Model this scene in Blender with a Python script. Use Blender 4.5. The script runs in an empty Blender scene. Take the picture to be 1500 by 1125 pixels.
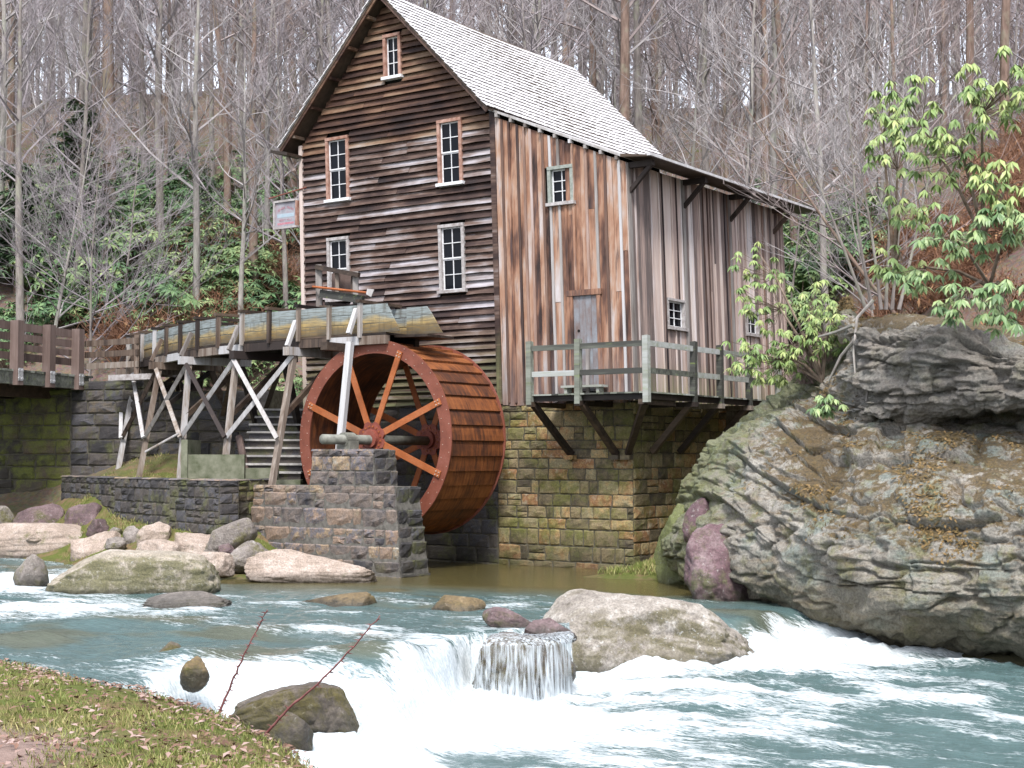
import bpy, math, random
import numpy as np
from mathutils import Vector, Matrix
R = math.radians
random.seed(7)
rng = np.random.default_rng(7)
scn = bpy.context.scene
col = scn.collection

# ---------------------------------------------------------------- camera, sky, sun, exposure
FOC = 2160.0; CZ = 4.0; PITCH = math.atan(109.5 / FOC)
cam_d = bpy.data.cameras.new('camera'); cam = bpy.data.objects.new('camera', cam_d); col.objects.link(cam)
cam_d.sensor_width = 36; cam_d.lens = FOC / 1500 * 36; cam_d.clip_start = 0.1; cam_d.clip_end = 3000
cam.location = (0, 0, CZ); cam.rotation_euler = (R(90) + PITCH, 0, 0)
scn.camera = cam
SUN_EL, SUN_AZ = R(54), R(-177)      # azimuth from +Y, clockwise; the sun stands behind the camera's left shoulder
w = bpy.data.worlds.new('World'); scn.world = w; w.use_nodes = True
wn = w.node_tree.nodes; wl = w.node_tree.links; wn.clear()
wo = wn.new('ShaderNodeOutputWorld'); bg = wn.new('ShaderNodeBackground'); sky = wn.new('ShaderNodeTexSky')
sky.sky_type = 'NISHITA'; sky.sun_disc = False; sky.sun_elevation = SUN_EL; sky.sun_rotation = SUN_AZ
sky.air_density = 1.0; sky.dust_density = 4.0; sky.ozone_density = 1.0
mixw = wn.new('ShaderNodeMix'); mixw.data_type = 'RGBA'; mixw.inputs[0].default_value = 0.72
mixw.inputs[7].default_value = (9.6, 10.2, 11.4, 1)          # thin bright overcast
wl.new(sky.outputs[0], mixw.inputs[6]); wl.new(mixw.outputs[2], bg.inputs[0]); wl.new(bg.outputs[0], wo.inputs[0])
bg.inputs[1].default_value = 0.056
sd = bpy.data.lights.new('sun', 'SUN'); sun = bpy.data.objects.new('sun', sd); col.objects.link(sun)
sd.energy = 1.5; sd.angle = R(14); sd.color = (1, 0.975, 0.94)
sdir = Vector((math.sin(SUN_AZ) * math.cos(SUN_EL), math.cos(SUN_AZ) * math.cos(SUN_EL), math.sin(SUN_EL)))
sun.rotation_euler = (-sdir).to_track_quat('-Z', 'Y').to_euler()
vs = scn.view_settings; vs.view_transform = 'Standard'; vs.look = 'None'; vs.exposure = 1.84; vs.gamma = 1; vs.use_curve_mapping = False
scn.cycles.use_denoising = True; scn.cycles.max_bounces = 5; scn.cycles.diffuse_bounces = 3; scn.cycles.glossy_bounces = 2
scn.cycles.transparent_max_bounces = 12; scn.cycles.caustics_reflective = False; scn.cycles.caustics_refractive = False

# ---------------------------------------------------------------- picture -> place helpers (a real distance is always given)
cp, sp = math.cos(PITCH), math.sin(PITCH)
def ray(x, y):
    a = (x - 750) / FOC; b = (562.5 - y) / FOC
    return np.array([a, cp - b * sp, sp + b * cp])
O3 = np.array([0, 0, CZ])
def atY(x, y, Y): r = ray(x, y); return O3 + r * (Y / r[1])
def atZ(x, y, Z): r = ray(x, y); return O3 + r * ((Z - CZ) / r[2])
ANG = R(35)
VV = np.array([math.sin(ANG), math.cos(ANG), 0]); UU = np.array([-math.cos(ANG), math.sin(ANG), 0])
NN = atY(928, 588, 33.0); NN[2] = 0
def onfront(x, y, v0=0):
    r = ray(x, y); t = np.dot(NN + v0 * VV - O3, VV) / np.dot(r, VV); p = O3 + t * r
    return float(np.dot(p - NN, UU)), float(p[2])
def onside(x, y, u0=0):
    r = ray(x, y); t = np.dot(NN + u0 * UU - O3, UU) / np.dot(r, UU); p = O3 + t * r
    return float(np.dot(p - NN, VV)), float(p[2])
def uv_of(p): d = np.array(p) - NN; return float(d @ UU), float(d @ VV)
def Bw(u, v, z): p = NN + u * UU + v * VV; return np.array([p[0], p[1], z])

# ---------------------------------------------------------------- noise
def _hash(i, j, k):
    n = (i * 374761393 + j * 668265263 + k * 2147483647 % 998244353 * 1442695041) & 0xffffffff
    n = ((n ^ (n >> 13)) * 1274126177) & 0xffffffff
    n = ((n ^ (n >> 16)) * 2246822519) & 0xffffffff
    return ((n ^ (n >> 15)) & 0xffffff) / float(0xffffff)
def vnoise(p):
    p = np.asarray(p, float); i = np.floor(p).astype(np.int64); f = p - i; f = f * f * (3 - 2 * f)
    r = 0
    for dx in (0, 1):
        for dy in (0, 1):
            for dz in (0, 1):
                wgt = (f[..., 0] if dx else 1 - f[..., 0]) * (f[..., 1] if dy else 1 - f[..., 1]) * (f[..., 2] if dz else 1 - f[..., 2])
                r = r + wgt * _hash(i[..., 0] + dx, i[..., 1] + dy, i[..., 2] + dz)
    return r * 2 - 1
def fbm(p, o=4, g=0.5):
    p = np.asarray(p, float); s = 0; a = 1; t = 0
    for _ in range(o): s = s + a * vnoise(p); t += a; a *= g; p = p * 2.03 + 17.3
    return s / t
def P3(x, y, z): return np.stack(np.broadcast_arrays(np.asarray(x, float), np.asarray(y, float), np.asarray(z, float)), -1)
def sstep(a, b, x): t = np.clip((x - a) / (b - a), 0, 1); return t * t * (3 - 2 * t)

# ---------------------------------------------------------------- mesh builder
class MB:
    def __init__(s): s.v = []; s.f = []
    def add(s, vs, fs):
        o = len(s.v); s.v += [tuple(map(float, p)) for p in vs]; s.f += [tuple(o + i for i in f) for f in fs]
    def hexa(s, c): s.add(c, [(0, 3, 2, 1), (4, 5, 6, 7), (0, 1, 5, 4), (1, 2, 6, 5), (2, 3, 7, 6), (3, 0, 4, 7)])
    def box(s, x0, x1, y0, y1, z0, z1): s.hexa([(x0, y0, z0), (x1, y0, z0), (x1, y1, z0), (x0, y1, z0), (x0, y0, z1), (x1, y0, z1), (x1, y1, z1), (x0, y1, z1)])
    def beam(s, a, b, w, h, up=(0, 0, 1)):
        a = Vector(a); b = Vector(b); d = (b - a).normalized(); up = Vector(up)
        if abs(d.dot(up)) > .98: up = Vector((1, 0, 0))
        sx = d.cross(up).normalized() * (w / 2); sz = sx.cross(d).normalized() * (h / 2)
        s.hexa([a - sx - sz, a + sx - sz, a + sx + sz, a - sx + sz, b - sx - sz, b + sx - sz, b + sx + sz, b - sx + sz])
    def tube(s, pts, rad, n=6, cap=True):
        pts = [Vector(p) for p in pts]; m = len(pts)
        if not hasattr(rad, '__len__'): rad = [rad] * m
        o = len(s.v); ref = None
        for i, p in enumerate(pts):
            d = (pts[min(i + 1, m - 1)] - pts[max(i - 1, 0)])
            d = d.normalized() if d.length > 1e-9 else Vector((0, 0, 1))
            if ref is None: ref = Vector((1, 0, 0)) if abs(d.x) < .8 else Vector((0, 1, 0))
            a = d.cross(ref); a = a.normalized() if a.length > 1e-6 else Vector((0, 0, 1)); b = a.cross(d)
            for k in range(n):
                t = 2 * math.pi * k / n; q = p + (a * math.cos(t) + b * math.sin(t)) * rad[i]; s.v.append((q.x, q.y, q.z))
        for i in range(m - 1):
            for k in range(n):
                k2 = (k + 1) % n; s.f.append((o + i * n + k, o + i * n + k2, o + (i + 1) * n + k2, o + (i + 1) * n + k))
        if cap:
            s.f.append(tuple(o + k for k in range(n))[::-1]); s.f.append(tuple(o + (m - 1) * n + k for k in range(n)))
    def mesh(s, name, mat=None, smooth=False):
        me = bpy.data.meshes.new(name); me.from_pydata(s.v, [], s.f)
        if mat is not None: me.materials.append(mat)
        if smooth: me.polygons.foreach_set('use_smooth', [True] * len(me.polygons))
        me.update(); return me
    def build(s, name, mat=None, parent=None, smooth=False, **kw): return link(name, s.mesh(name, mat, smooth), parent, **kw)
def link(name, me, parent=None, loc=None, rot=None, scale=None, kind=None):
    o = bpy.data.objects.new(name, me); col.objects.link(o)
    if parent is not None: o.parent = parent
    if loc is not None: o.location = loc
    if rot is not None: o.rotation_euler = rot
    if scale is not None: o.scale = scale
    if kind: o['kind'] = kind
    return o
def tag(o, label, cat, group=None, kind=None):
    o['label'] = label; o['category'] = cat
    if group: o['group'] = group
    if kind: o['kind'] = kind
    return o
def thing(name, label, cat, loc=(0, 0, 0), rotz=0, group=None):
    o = bpy.data.objects.new(name, None); col.objects.link(o); o.location = loc; o.rotation_euler = (0, 0, rotz); o.empty_display_size = .2
    return tag(o, label, cat, group)
def struct(o): o['kind'] = 'structure'; return o
def grid_mesh(name, Pts, mat, smooth=True, flip=False, attrs=None):
    ny, nx = Pts.shape[:2]
    me = bpy.data.meshes.new(name); idx = np.arange(nx * ny).reshape(ny, nx)
    q = np.stack([idx[:-1, :-1], idx[:-1, 1:], idx[1:, 1:], idx[1:, :-1]], -1).reshape(-1, 4)
    if flip: q = q[:, ::-1]
    me.vertices.add(nx * ny); me.vertices.foreach_set('co', np.ascontiguousarray(Pts.reshape(-1), dtype=np.float32))
    me.loops.add(q.size); me.loops.foreach_set('vertex_index', np.ascontiguousarray(q.reshape(-1), dtype=np.int32))
    me.polygons.add(len(q)); me.polygons.foreach_set('loop_start', np.arange(0, q.size, 4, dtype=np.int32))
    me.polygons.foreach_set('loop_total', np.full(len(q), 4, dtype=np.int32))
    me.update(calc_edges=True); me.validate()
    if smooth: me.polygons.foreach_set('use_smooth', [True] * len(q))
    for an, av in (attrs or {}).items():
        a = me.attributes.new(an, 'FLOAT', 'POINT'); a.data.foreach_set('value', np.ascontiguousarray(av.reshape(-1), dtype=np.float32))
    if mat is not None: me.materials.append(mat)
    return me

# ---------------------------------------------------------------- materials
class NT:
    def __init__(s, name):
        s.m = bpy.data.materials.new(name); s.m.use_nodes = True; s.t = s.m.node_tree; s.n = s.t.nodes
        s.b = s.n['Principled BSDF']; s.out = s.n['Material Output']
        s.tc = s.n.new('ShaderNodeTexCoord'); s.oi = s.n.new('ShaderNodeObjectInfo'); s.geo = s.n.new('ShaderNodeNewGeometry')
    def set(s, node, i, val):
        if hasattr(val, 'is_output') or isinstance(val, bpy.types.NodeSocket): s.t.links.new(val, node.inputs[i])
        else:
            if isinstance(val, (tuple, list)) and len(val) == 3 and node.inputs[i].type == 'RGBA': val = (*val, 1)
            node.inputs[i].default_value = val
    def vec(s, scale=(1, 1, 1), src=None, off=True):
        src = src or s.tc.outputs['Object']
        m = s.n.new('ShaderNodeMapping'); s.set(m, 0, src); s.set(m, 3, scale)
        if off:
            mm = s.n.new('ShaderNodeVectorMath'); mm.operation = 'SCALE'; mm.inputs[0].default_value = (37.1, 71.7, 53.3); s.set(mm, 3, s.oi.outputs['Random']); s.set(m, 1, mm.outputs[0])
        return m.outputs[0]
    def noise(s, scale, vec=None, detail=5, rough=.6, dist=0):
        n = s.n.new('ShaderNodeTexNoise'); s.set(n, 'Scale', scale); s.set(n, 'Detail', detail); s.set(n, 'Roughness', rough); s.set(n, 'Distortion', dist)
        if vec is not None: s.set(n, 'Vector', vec)
        return n.outputs[0]
    def voro(s, scale, vec=None, feature='F1', out=0):
        n = s.n.new('ShaderNodeTexVoronoi'); n.feature = feature; s.set(n, 'Scale', scale)
        if vec is not None: s.set(n, 'Vector', vec)
        return n.outputs[out]
    def ramp(s, fac, stops, interp='LINEAR'):
        r = s.n.new('ShaderNodeValToRGB'); r.color_ramp.interpolation = interp; e = r.color_ramp.elements
        while len(e) < len(stops): e.new(.5)
        for k, (p, c) in enumerate(stops):
            e[k].position = p; e[k].color = (*c, 1) if isinstance(c, (tuple, list)) else (c, c, c, 1)
        s.set(r, 0, fac); return r.outputs[0]
    def mix(s, fac, a, b, mode='MIX'):
        m = s.n.new('ShaderNodeMix'); m.data_type = 'RGBA'; m.blend_type = mode; s.set(m, 0, fac); s.set(m, 6, a); s.set(m, 7, b); return m.outputs[2]
    def math(s, op, a, b=0.5, c=None, clamp=False):
        m = s.n.new('ShaderNodeMath'); m.operation = op; m.use_clamp = clamp; s.set(m, 0, a); s.set(m, 1, b)
        if c is not None: s.set(m, 2, c)
        return m.outputs[0]
    def rng(s, v, a, b, c=0, d=1):
        m = s.n.new('ShaderNodeMapRange'); m.clamp = True
        for i, x in enumerate((v, a, b, c, d)): s.set(m, i, x)
        return m.outputs[0]
    def attr(s, name):
        a = s.n.new('ShaderNodeAttribute'); a.attribute_name = name; return a.outputs['Fac']
    def sep(s, v):
        n = s.n.new('ShaderNodeSeparateXYZ'); s.set(n, 0, v); return n.outputs
    def bump(s, h, strength=.4, dist=.02):
        b = s.n.new('ShaderNodeBump'); s.set(b, 'Height', h); s.set(b, 'Strength', strength); s.set(b, 'Distance', dist); return b.outputs[0]
    def done(s, color, rough=.8, normal=None, spec=.3, **kw):
        s.set(s.b, 'Base Color', color); s.set(s.b, 'Roughness', rough); s.set(s.b, 'Specular IOR Level', spec)
        if normal is not None: s.set(s.b, 'Normal', normal)
        for k, v in kw.items(): s.set(s.b, k, v)
        return s.m

def wood(name, stops, axis, grain=26, sheen=.72, wearcol=None, wear=(.6, .75), rnd=.5, mossz=None, patch=None):
    """weathered wood: long streaks along one axis, a different tone for each board"""
    t = NT(name); sc = [grain] * 3; sc[axis] = .55
    g = t.noise(1, t.vec(tuple(sc)), 6, .65); sc2 = [5.] * 3; sc2[axis] = .7
    blot = t.noise(1, t.vec(tuple(sc2)), 4, .6)
    f = t.math('ADD', t.math('MULTIPLY', g, .42), t.math('MULTIPLY', blot, .5))
    f = t.math('ADD', f, t.math('MULTIPLY', t.math('SUBTRACT', t.oi.outputs['Random'], .5), rnd))
    if patch: f = t.math('ADD', f, t.math('MULTIPLY', t.math('SUBTRACT', t.noise(1, t.vec(patch[1], off=False), 4, .6), .5), patch[0]))
    c = t.ramp(f, stops)
    if wearcol:
        sc3 = [9.] * 3; sc3[axis] = .8
        wn_ = t.noise(1, t.vec(tuple(sc3)), 6, .7); c = t.mix(t.rng(wn_, wear[0], wear[1], 0, .85), c, wearcol)
    if mossz:
        z = t.sep(t.geo.outputs['Position'])[2]; k = t.rng(z, mossz[0], mossz[1], 1, 0); k = t.math('MULTIPLY', k, t.rng(t.noise(2.3), .35, .65))
        c = t.mix(t.math('MULTIPLY', k, .75), c, mossz[2])
    return t.done(c, sheen, t.bump(t.math('ADD', g, blot), .5, .012), .25)
CLAP = wood('clapboard_wood', [(.2, (.018, .012, .012)), (.36, (.045, .026, .022)), (.48, (.11, .07, .055)), (.58, (.2, .165, .16)), (.72, (.36, .335, .36)), (.85, (.46, .44, .48))], 0, 20, .6, (.46, .44, .5), (.66, .8), .30, (5.3, 7.2, (.2, .21, .10)), (1.1, (.42, .42, .8)))
GABLE = wood('gable_clapboard_wood', [(.2, (.018, .01, .009)), (.36, (.055, .028, .02)), (.5, (.125, .068, .043)), (.62, (.19, .125, .082)), (.76, (.25, .21, .185)), (.88, (.36, .34, .37))], 0, 20, .6, (.34, .32, .36), (.72, .85), .30, None, (1.0, (.5, .5, .9)))
ORANGE = wood('barn_board_wood', [(.16, (.03, .02, .019)), (.32, (.12, .062, .045)), (.46, (.28, .148, .095)), (.58, (.36, .225, .16)), (.7, (.40, .325, .295)), (.88, (.48, .46, .475))], 2, 24, .7, (.05, .04, .045), (.53, .68), .40, (5.3, 6.8, (.12, .11, .12)), (1.15, (2.2, 2.2, .6)))
GREYW = wood('silvered_board_wood', [(.2, (.12, .095, .09)), (.36, (.29, .215, .19)), (.52, (.44, .345, .31)), (.68, (.53, .44, .40)), (.84, (.58, .56, .58))], 2, 24, .75, (.33, .34, .4), (.62, .8), .6, (5.3, 6.3, (.2, .22, .09)))
BATTEN = wood('batten_wood', [(.2, (.025, .018, .02)), (.45, (.14, .085, .065)), (.6, (.30, .2, .16)), (.8, (.5, .45, .45))], 2, 24, .75, None, (.6, .8), .9)
TIMBER = wood('weathered_timber', [(.25, (.03, .022, .02)), (.45, (.12, .085, .065)), (.62, (.24, .2, .17)), (.8, (.42, .41, .42))], 2, 14, .7, None, (.6, .8), .7)
DARKT = wood('dark_timber', [(.25, (.012, .009, .008)), (.5, (.04, .028, .022)), (.75, (.10, .07, .05))], 0, 14, .55)  # darker timber tone for roof slab, deck framing and far trestle members
PALET = wood('pale_grey_timber', [(.25, (.14, .12, .11)), (.45, (.30, .28, .27)), (.65, (.45, .44, .45)), (.85, (.62, .61, .62))], 2, 18, .7, None, (.6, .8), .4)
DECKW = wood('mossy_deck_timber', [(.2, (.05, .05, .045)), (.45, (.17, .18, .15)), (.62, (.27, .28, .25)), (.82, (.4, .41, .41))], 0, 14, .7, (.19, .24, .08), (.58, .72), .6)
BROWNP = wood('brown_stained_timber', [(.2, (.045, .03, .027)), (.45, (.115, .08, .07)), (.65, (.18, .13, .115)), (.85, (.28, .22, .205))], 2, 14, .65, None, (.6, .8), .3)
FLUMEW = None
def flume_mat():
    t = NT('flume_board_wood'); z = t.sep(t.tc.outputs['Object'])[2]
    n = t.noise(1, t.vec((1.2, 1.2, 3.0), off=False), 4, .6); g = t.noise(1, t.vec((3, 3, 40)), 4)
    zz = t.math('ADD', z, t.math('MULTIPLY', t.math('SUBTRACT', n, .5), .45))
    c = t.ramp(t.rng(zz, 6.85, 7.55), [(0, (.07, .05, .03)), (.28, (.20, .135, .055)), (.42, (.36, .26, .11)), (.52, (.32, .26, .15)), (.62, (.22, .25, .25)), (1, (.27, .31, .32))])
    c = t.mix(t.rng(g, .42, .62, 0, .65), c, (.09, .085, .07)); st = t.noise(1, t.vec((9, 9, 1.0)), 5, .7); c = t.mix(t.rng(st, .52, .68, 0, .6), c, (.06, .05, .035))
    return t.done(c, .65, t.bump(g, .4, .01))
FLUMEW = flume_mat()
def shingle_mat():
    t = NT('shingle_wood'); f = t.math('ADD', t.math('MULTIPLY', t.noise(1, t.vec((2, 9, 2), off=False), 5), .5), t.math('MULTIPLY', t.noise(1.1), .5))
    c = t.ramp(f, [(.3, (.52, .49, .49)), (.5, (.64, .62, .63)), (.7, (.74, .72, .73))])
    return t.done(c, .38, t.bump(f, .3, .01), .6)
SHINGLE = shingle_mat()
def stone_mat(name, cols, moss=(.16, .17, .03), mossz=None, wet=None, mossr=(.5, .68), rough=.8, randw=.9, mscale=1.4):
    t = NT(name); v = t.vec((1, 1, 1), t.geo.outputs['Position'], False)
    r = t.oi.outputs['Random']; n = t.noise(5, v, 6, .65); n2 = t.noise(1.1, v, 3)
    f = t.math('ADD', t.math('MULTIPLY', r, randw), t.math('MULTIPLY', t.math('SUBTRACT', n, .5), .9), clamp=True)
    c = t.ramp(f, cols)
    k = t.rng(t.noise(mscale, v, 6, .7), *mossr, 0, .85)
    if mossz: k = t.math('MULTIPLY', k, t.rng(t.sep(v)[2], mossz[0], mossz[1], 1, mossz[2]))
    c = t.mix(k, c, moss); fine = t.noise(28, v, 5, .7)
    c = t.mix(t.rng(fine, .35, .7, .55, 0), c, (.03, .026, .024), 'MIX')
    if wet:
        z = t.math('ADD', t.sep(v)[2], t.math('MULTIPLY', n2, .6)); kw = t.rng(z, wet[0], wet[1], 1, 0); c = t.mix(t.math('MULTIPLY', kw, .7), c, (.022, .022, .014))
    return t.done(c, rough, t.bump(t.math('ADD', t.math('MULTIPLY', n, 1.), t.math('MULTIPLY', fine, .35)), .75, .03), .3)
FSTONE = stone_mat('foundation_stone', [(0, (.09, .072, .05)), (.2, (.22, .175, .10)), (.4, (.33, .255, .14)), (.55, (.33, .29, .17)), (.7, (.5, .35, .17)), (.85, (.34, .16, .07)), (1, (.54, .46, .32))], (.15, .16, .03), (1, 5.5, .8), (1.6, 2.8), (.45, .62))
PSTONE = stone_mat('pier_stone', [(0, (.05, .05, .062)), (.2, (.16, .135, .125)), (.4, (.26, .2, .165)), (.6, (.33, .23, .165)), (.74, (.15, .145, .17)), (.88, (.37, .265, .165)), (1, (.36, .33, .28))], (.2, .19, .1), None, (1.5, 2.2), (.55, .75))
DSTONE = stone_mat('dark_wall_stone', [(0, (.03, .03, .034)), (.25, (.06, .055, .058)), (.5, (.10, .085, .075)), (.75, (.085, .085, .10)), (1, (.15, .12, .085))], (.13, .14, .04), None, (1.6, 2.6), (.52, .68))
ABSTONE = stone_mat('abutment_stone', [(0, (.028, .025, .022)), (.35, (.06, .05, .04)), (.65, (.10, .08, .05)), (1, (.14, .10, .07))], (.16, .18, .03), None, (2.2, 3.4), (.46, .6))
def plain(name, c, rough=.8, spec=.3, nz=None, c2=None, metal=0.):
    t = NT(name)
    if nz: n = t.noise(nz, t.vec((1, 1, 1)), 5, .65); c = t.ramp(n, [(.32, c), (.68, c2)]); return t.done(c, rough, t.bump(n, .4, .01), spec, Metallic=metal)
    return t.done(c, rough, None, spec, Metallic=metal)
BUTT = plain('shaded_shingle_end_grain', (.12, .10, .10), .8, .2, 9, (.24, .21, .205))  # dark colour on the butt ends paints in each course's shadow line
MORTAR = plain('mortar', (.05, .045, .035), .95, .1, 8, (.12, .11, .085))
MORTARL = plain('pale_mortar', (.06, .056, .05), .95, .1, 8, (.16, .15, .135))
GLASS = plain('window_glass', (.006, .007, .010), .10, .12)
UNLIT = plain('interior_dark', (.012, .011, .01), .95, .1)  # near-black colour stands in for the unlit inside behind boards and panes
SASH = plain('sash_paint', (.55, .55, .57), .6, .3, 12, (.75, .75, .77))
FRAMER = plain('red_brown_frame_paint', (.20, .09, .06), .7, .3, 7, (.42, .27, .22))
FRAMEG = plain('grey_frame_paint', (.22, .19, .18), .7, .3, 9, (.45, .43, .43))
FRAMEGR = plain('green_grey_frame_paint', (.17, .19, .17), .7, .3, 9, (.32, .34, .31))
def rust_mat(name, cols, streak):
    t = NT(name); n = t.noise(1, t.vec(streak), 6, .65); m = t.noise(2.2, t.vec(), 4)
    f = t.math('ADD', t.math('MULTIPLY', n, .55), t.math('MULTIPLY', m, .45))
    f = t.math('ADD', f, t.math('MULTIPLY', t.math('SUBTRACT', t.oi.outputs['Random'], .5), .16))
    fine = t.noise(45, t.vec(), 3); c = t.mix(t.rng(fine, .4, .7, .3, 0), t.ramp(f, cols), (.05, .015, .008))
    return t.done(c, .62, t.bump(fine, .25, .006), .35)
RUST = rust_mat('rusty_bucket_steel', [(.32, (.03, .014, .01)), (.44, (.10, .035, .015)), (.54, (.22, .072, .022)), (.68, (.34, .125, .04))], (1.6, 15, 1.6))
RUSTR = rust_mat('rusty_rim_steel', [(.3, (.12, .035, .022)), (.5, (.21, .065, .04)), (.7, (.27, .10, .075))], (2, 2, 2))
RUSTS = rust_mat('rusty_spoke_steel', [(.3, (.2, .055, .018)), (.5, (.36, .105, .03)), (.7, (.42, .15, .06))], (3, 3, 3))
RUSTH = rust_mat('rusty_hub_steel', [(.3, (.10, .028, .02)), (.5, (.24, .06, .04)), (.7, (.32, .12, .09))], (6, 6, 6))
RIVET = plain('bare_rivet', (.3, .19, .14), .5, .4, 20, (.5, .4, .34))
STEEL = plain('weathered_axle_steel', (.10, .10, .085), .55, .4, 5, (.22, .22, .19))
BOLT = plain('galvanised_bolt_plate', (.4, .4, .42), .45, .5, 30, (.7, .7, .72), .5)
CONC = plain('mossy_concrete', (.07, .08, .045), .9, .2, 3, (.2, .2, .15))
# ================================================================ ground
WU, WL = 1.5, 0.7                      # upper pool and lower pool water levels
CP = []
def cpt(*pts): CP.extend(pts)
# near bank where the photographer stands
cpt((0, 0, 2.4), (-3, 5, 2.4), (-6, 8, 2.45), (2, 3, 2.3), (6, 0, 2.2), (-10, 8, 2.7), (0, -12, 2.6), (-20, 5, 3.4), (10, -5, 2.3), (-3.2, 9.5, 2.2), (-5.5, 12, 2.2), (-0.6, 7, 2.2), (-30, 15, 4))
edge = [(-25, 27.0), (-15, 22.5), (-9.3, 18.2), (-5.55, 15.6), (-4.1, 14.0), (-2.75, 12.4), (-2.0, 11.3), (-1.45, 10.3), (-0.5, 8.8), (1, 7.2), (4, 5.2), (9, 3.5), (20, 1)]
for (x, y) in edge:
    cpt((x, y, 1.95)); cpt((x + .28, y + .55, 1.25)); cpt((x + .6, y + 1.1, .3 if x > -4 else .85))
# stream bed
cpt((-8, 23, .8), (-4.2, 19, .7), (0, 16.5, -.2), (4, 18, -.2), (0, 24, .8), (-6, 27, .9), (-12, 31, .9), (-20, 33, .9), (-30, 34, 1), (5, 22, 0), (9, 17, -.2), (-1, 32, .8), (2, 28, .7), (6, 13, -.2), (13, 11, -.2), (16, 16, 0), (3, 25, .6), (-3, 30, .9), (22, 8, -.2))
# far shore, left
cpt((-20, 39.5, 1.4), (-14, 39.2, 1.4), (-10.9, 36, 1.45), (-7, 32.6, 1.6), (-5.6, 31.0, 1.55), (-6.5, 33, 2.15), (-9, 35.2, 2.2), (-12, 39, 2.35), (-15, 42, 2.5), (-20, 43, 2.6), (-30, 42, 2.6))
cpt((-5.6, 35, 3.25), (-8, 37.5, 3.35), (-10.5, 40.2, 3.4), (-7, 40, 3.6), (-4, 37, 3.0), (-13.3, 42.3, 2.5), (-16.5, 43.4, 2.5), (-13.4, 41.4, 2.5), (-11.3, 40.5, 3.45), (-10.6, 38.9, 3.4), (-11.8, 40.9, 3.35))
cpt((-12, 46, 6.5), (-16, 47.5, 6.6), (-9, 46, 6.2), (-22, 47.5, 6.5), (-15, 39.5, 2.4), (-5, 45, 5.6), (-7, 43, 5.0), (-30, 47, 6.5))
# under and behind the mill, small grass spit, right bank
cpt((-2.24, 34.6, .8), (-4.6, 36.2, 1.0), (.5, 33.3, .8), (-.7, 34.9, .8), (-3.6, 34.0, .9), (-1.2, 33.0, .8), (-1, 38, 1.2), (2.5, 36, 1.8), (4.6, 36, 3.2), (2, 46, 6), (8, 45, 7), (3.3, 33.2, 1.75), (2.4, 31.2, 1.6), (1.4, 31.4, 1.5), (3.9, 31.2, 1.65))
cpt((6.6, 28, 1.5), (9, 26, 3), (11.5, 25, 5.0), (12, 28.5, 7.8), (15, 25, 7.4), (14, 32, 10.5), (8.2, 32, 4.6), (10, 33.5, 7.6), (9.5, 38, 7.0), (20, 30, 12.5), (25, 20, 10), (18, 40, 15), (14, 45, 13), (30, 10, 6), (7.2, 36.5, 5.0), (11.5, 31, 7.6))
for x in (-90, -60, -35, -15, 0, 15, 35, 60, 90):
    rx = .05 * max(x, 0)
    for (y, z) in ((52, 8.5), (60, 12.2), (75, 18.5), (92, 25), (110, 30.5), (135, 36), (190, 40)): cpt((x * (1 + y / 200), y, z + rx + 1.2 * math.sin(x * .13 + y)))
CP = np.array(CP)
def rbf_fit(P):
    d = np.linalg.norm(P[:, None, :2] - P[None, :, :2], axis=2); n = len(P)
    A = np.zeros((n + 3, n + 3)); A[:n, :n] = d + np.eye(n) * 1e-6; A[:n, n] = 1; A[:n, n + 1:] = P[:, :2]; A[n, :n] = 1; A[n + 1:, :n] = P[:, :2].T
    return np.linalg.lstsq(A, np.concatenate([P[:, 2], [0, 0, 0]]), rcond=None)[0]
RW = rbf_fit(CP)
def ground(x, y):
    x = np.asarray(x, float); y = np.asarray(y, float); sh = x.shape; X = x.reshape(-1); Y = y.reshape(-1); out = np.empty_like(X)
    for a in range(0, len(X), 20000):
        xx = X[a:a + 20000]; yy = Y[a:a + 20000]
        d = np.hypot(xx[:, None] - CP[None, :, 0], yy[:, None] - CP[None, :, 1])
        out[a:a + 20000] = d @ RW[:-3] + RW[-3] + RW[-2] * xx + RW[-1] * yy
    return out.reshape(sh)
def g1(x, y): return float(ground(np.array([x]), np.array([y]))[0])
def stretch(vals):
    out = []
    for (a, b, n) in vals: out.append(np.linspace(a, b, n, endpoint=False))
    return np.concatenate(out)
gx = stretch([(-700, -100, 12), (-100, -26, 37), (-26, 24, 170), (24, 100, 38), (100, 701, 13)])
gy = stretch([(-300, -10, 10), (-10, 6, 16), (6, 18, 70), (18, 50, 110), (50, 140, 70), (140, 1000, 14)])
GX, GY = np.meshgrid(gx, gy)
yc = np.clip(GY, -40, 150); xc = np.clip(GX, -150, 150)
GZ = ground(xc, yc)
rough = .10 + .5 * sstep(44, 60, GY)
GZ = GZ + rough * fbm(P3(GX * .7, GY * .7, 0), 4) + .03 * fbm(P3(GX * 4, GY * 4, 3), 2)
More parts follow.
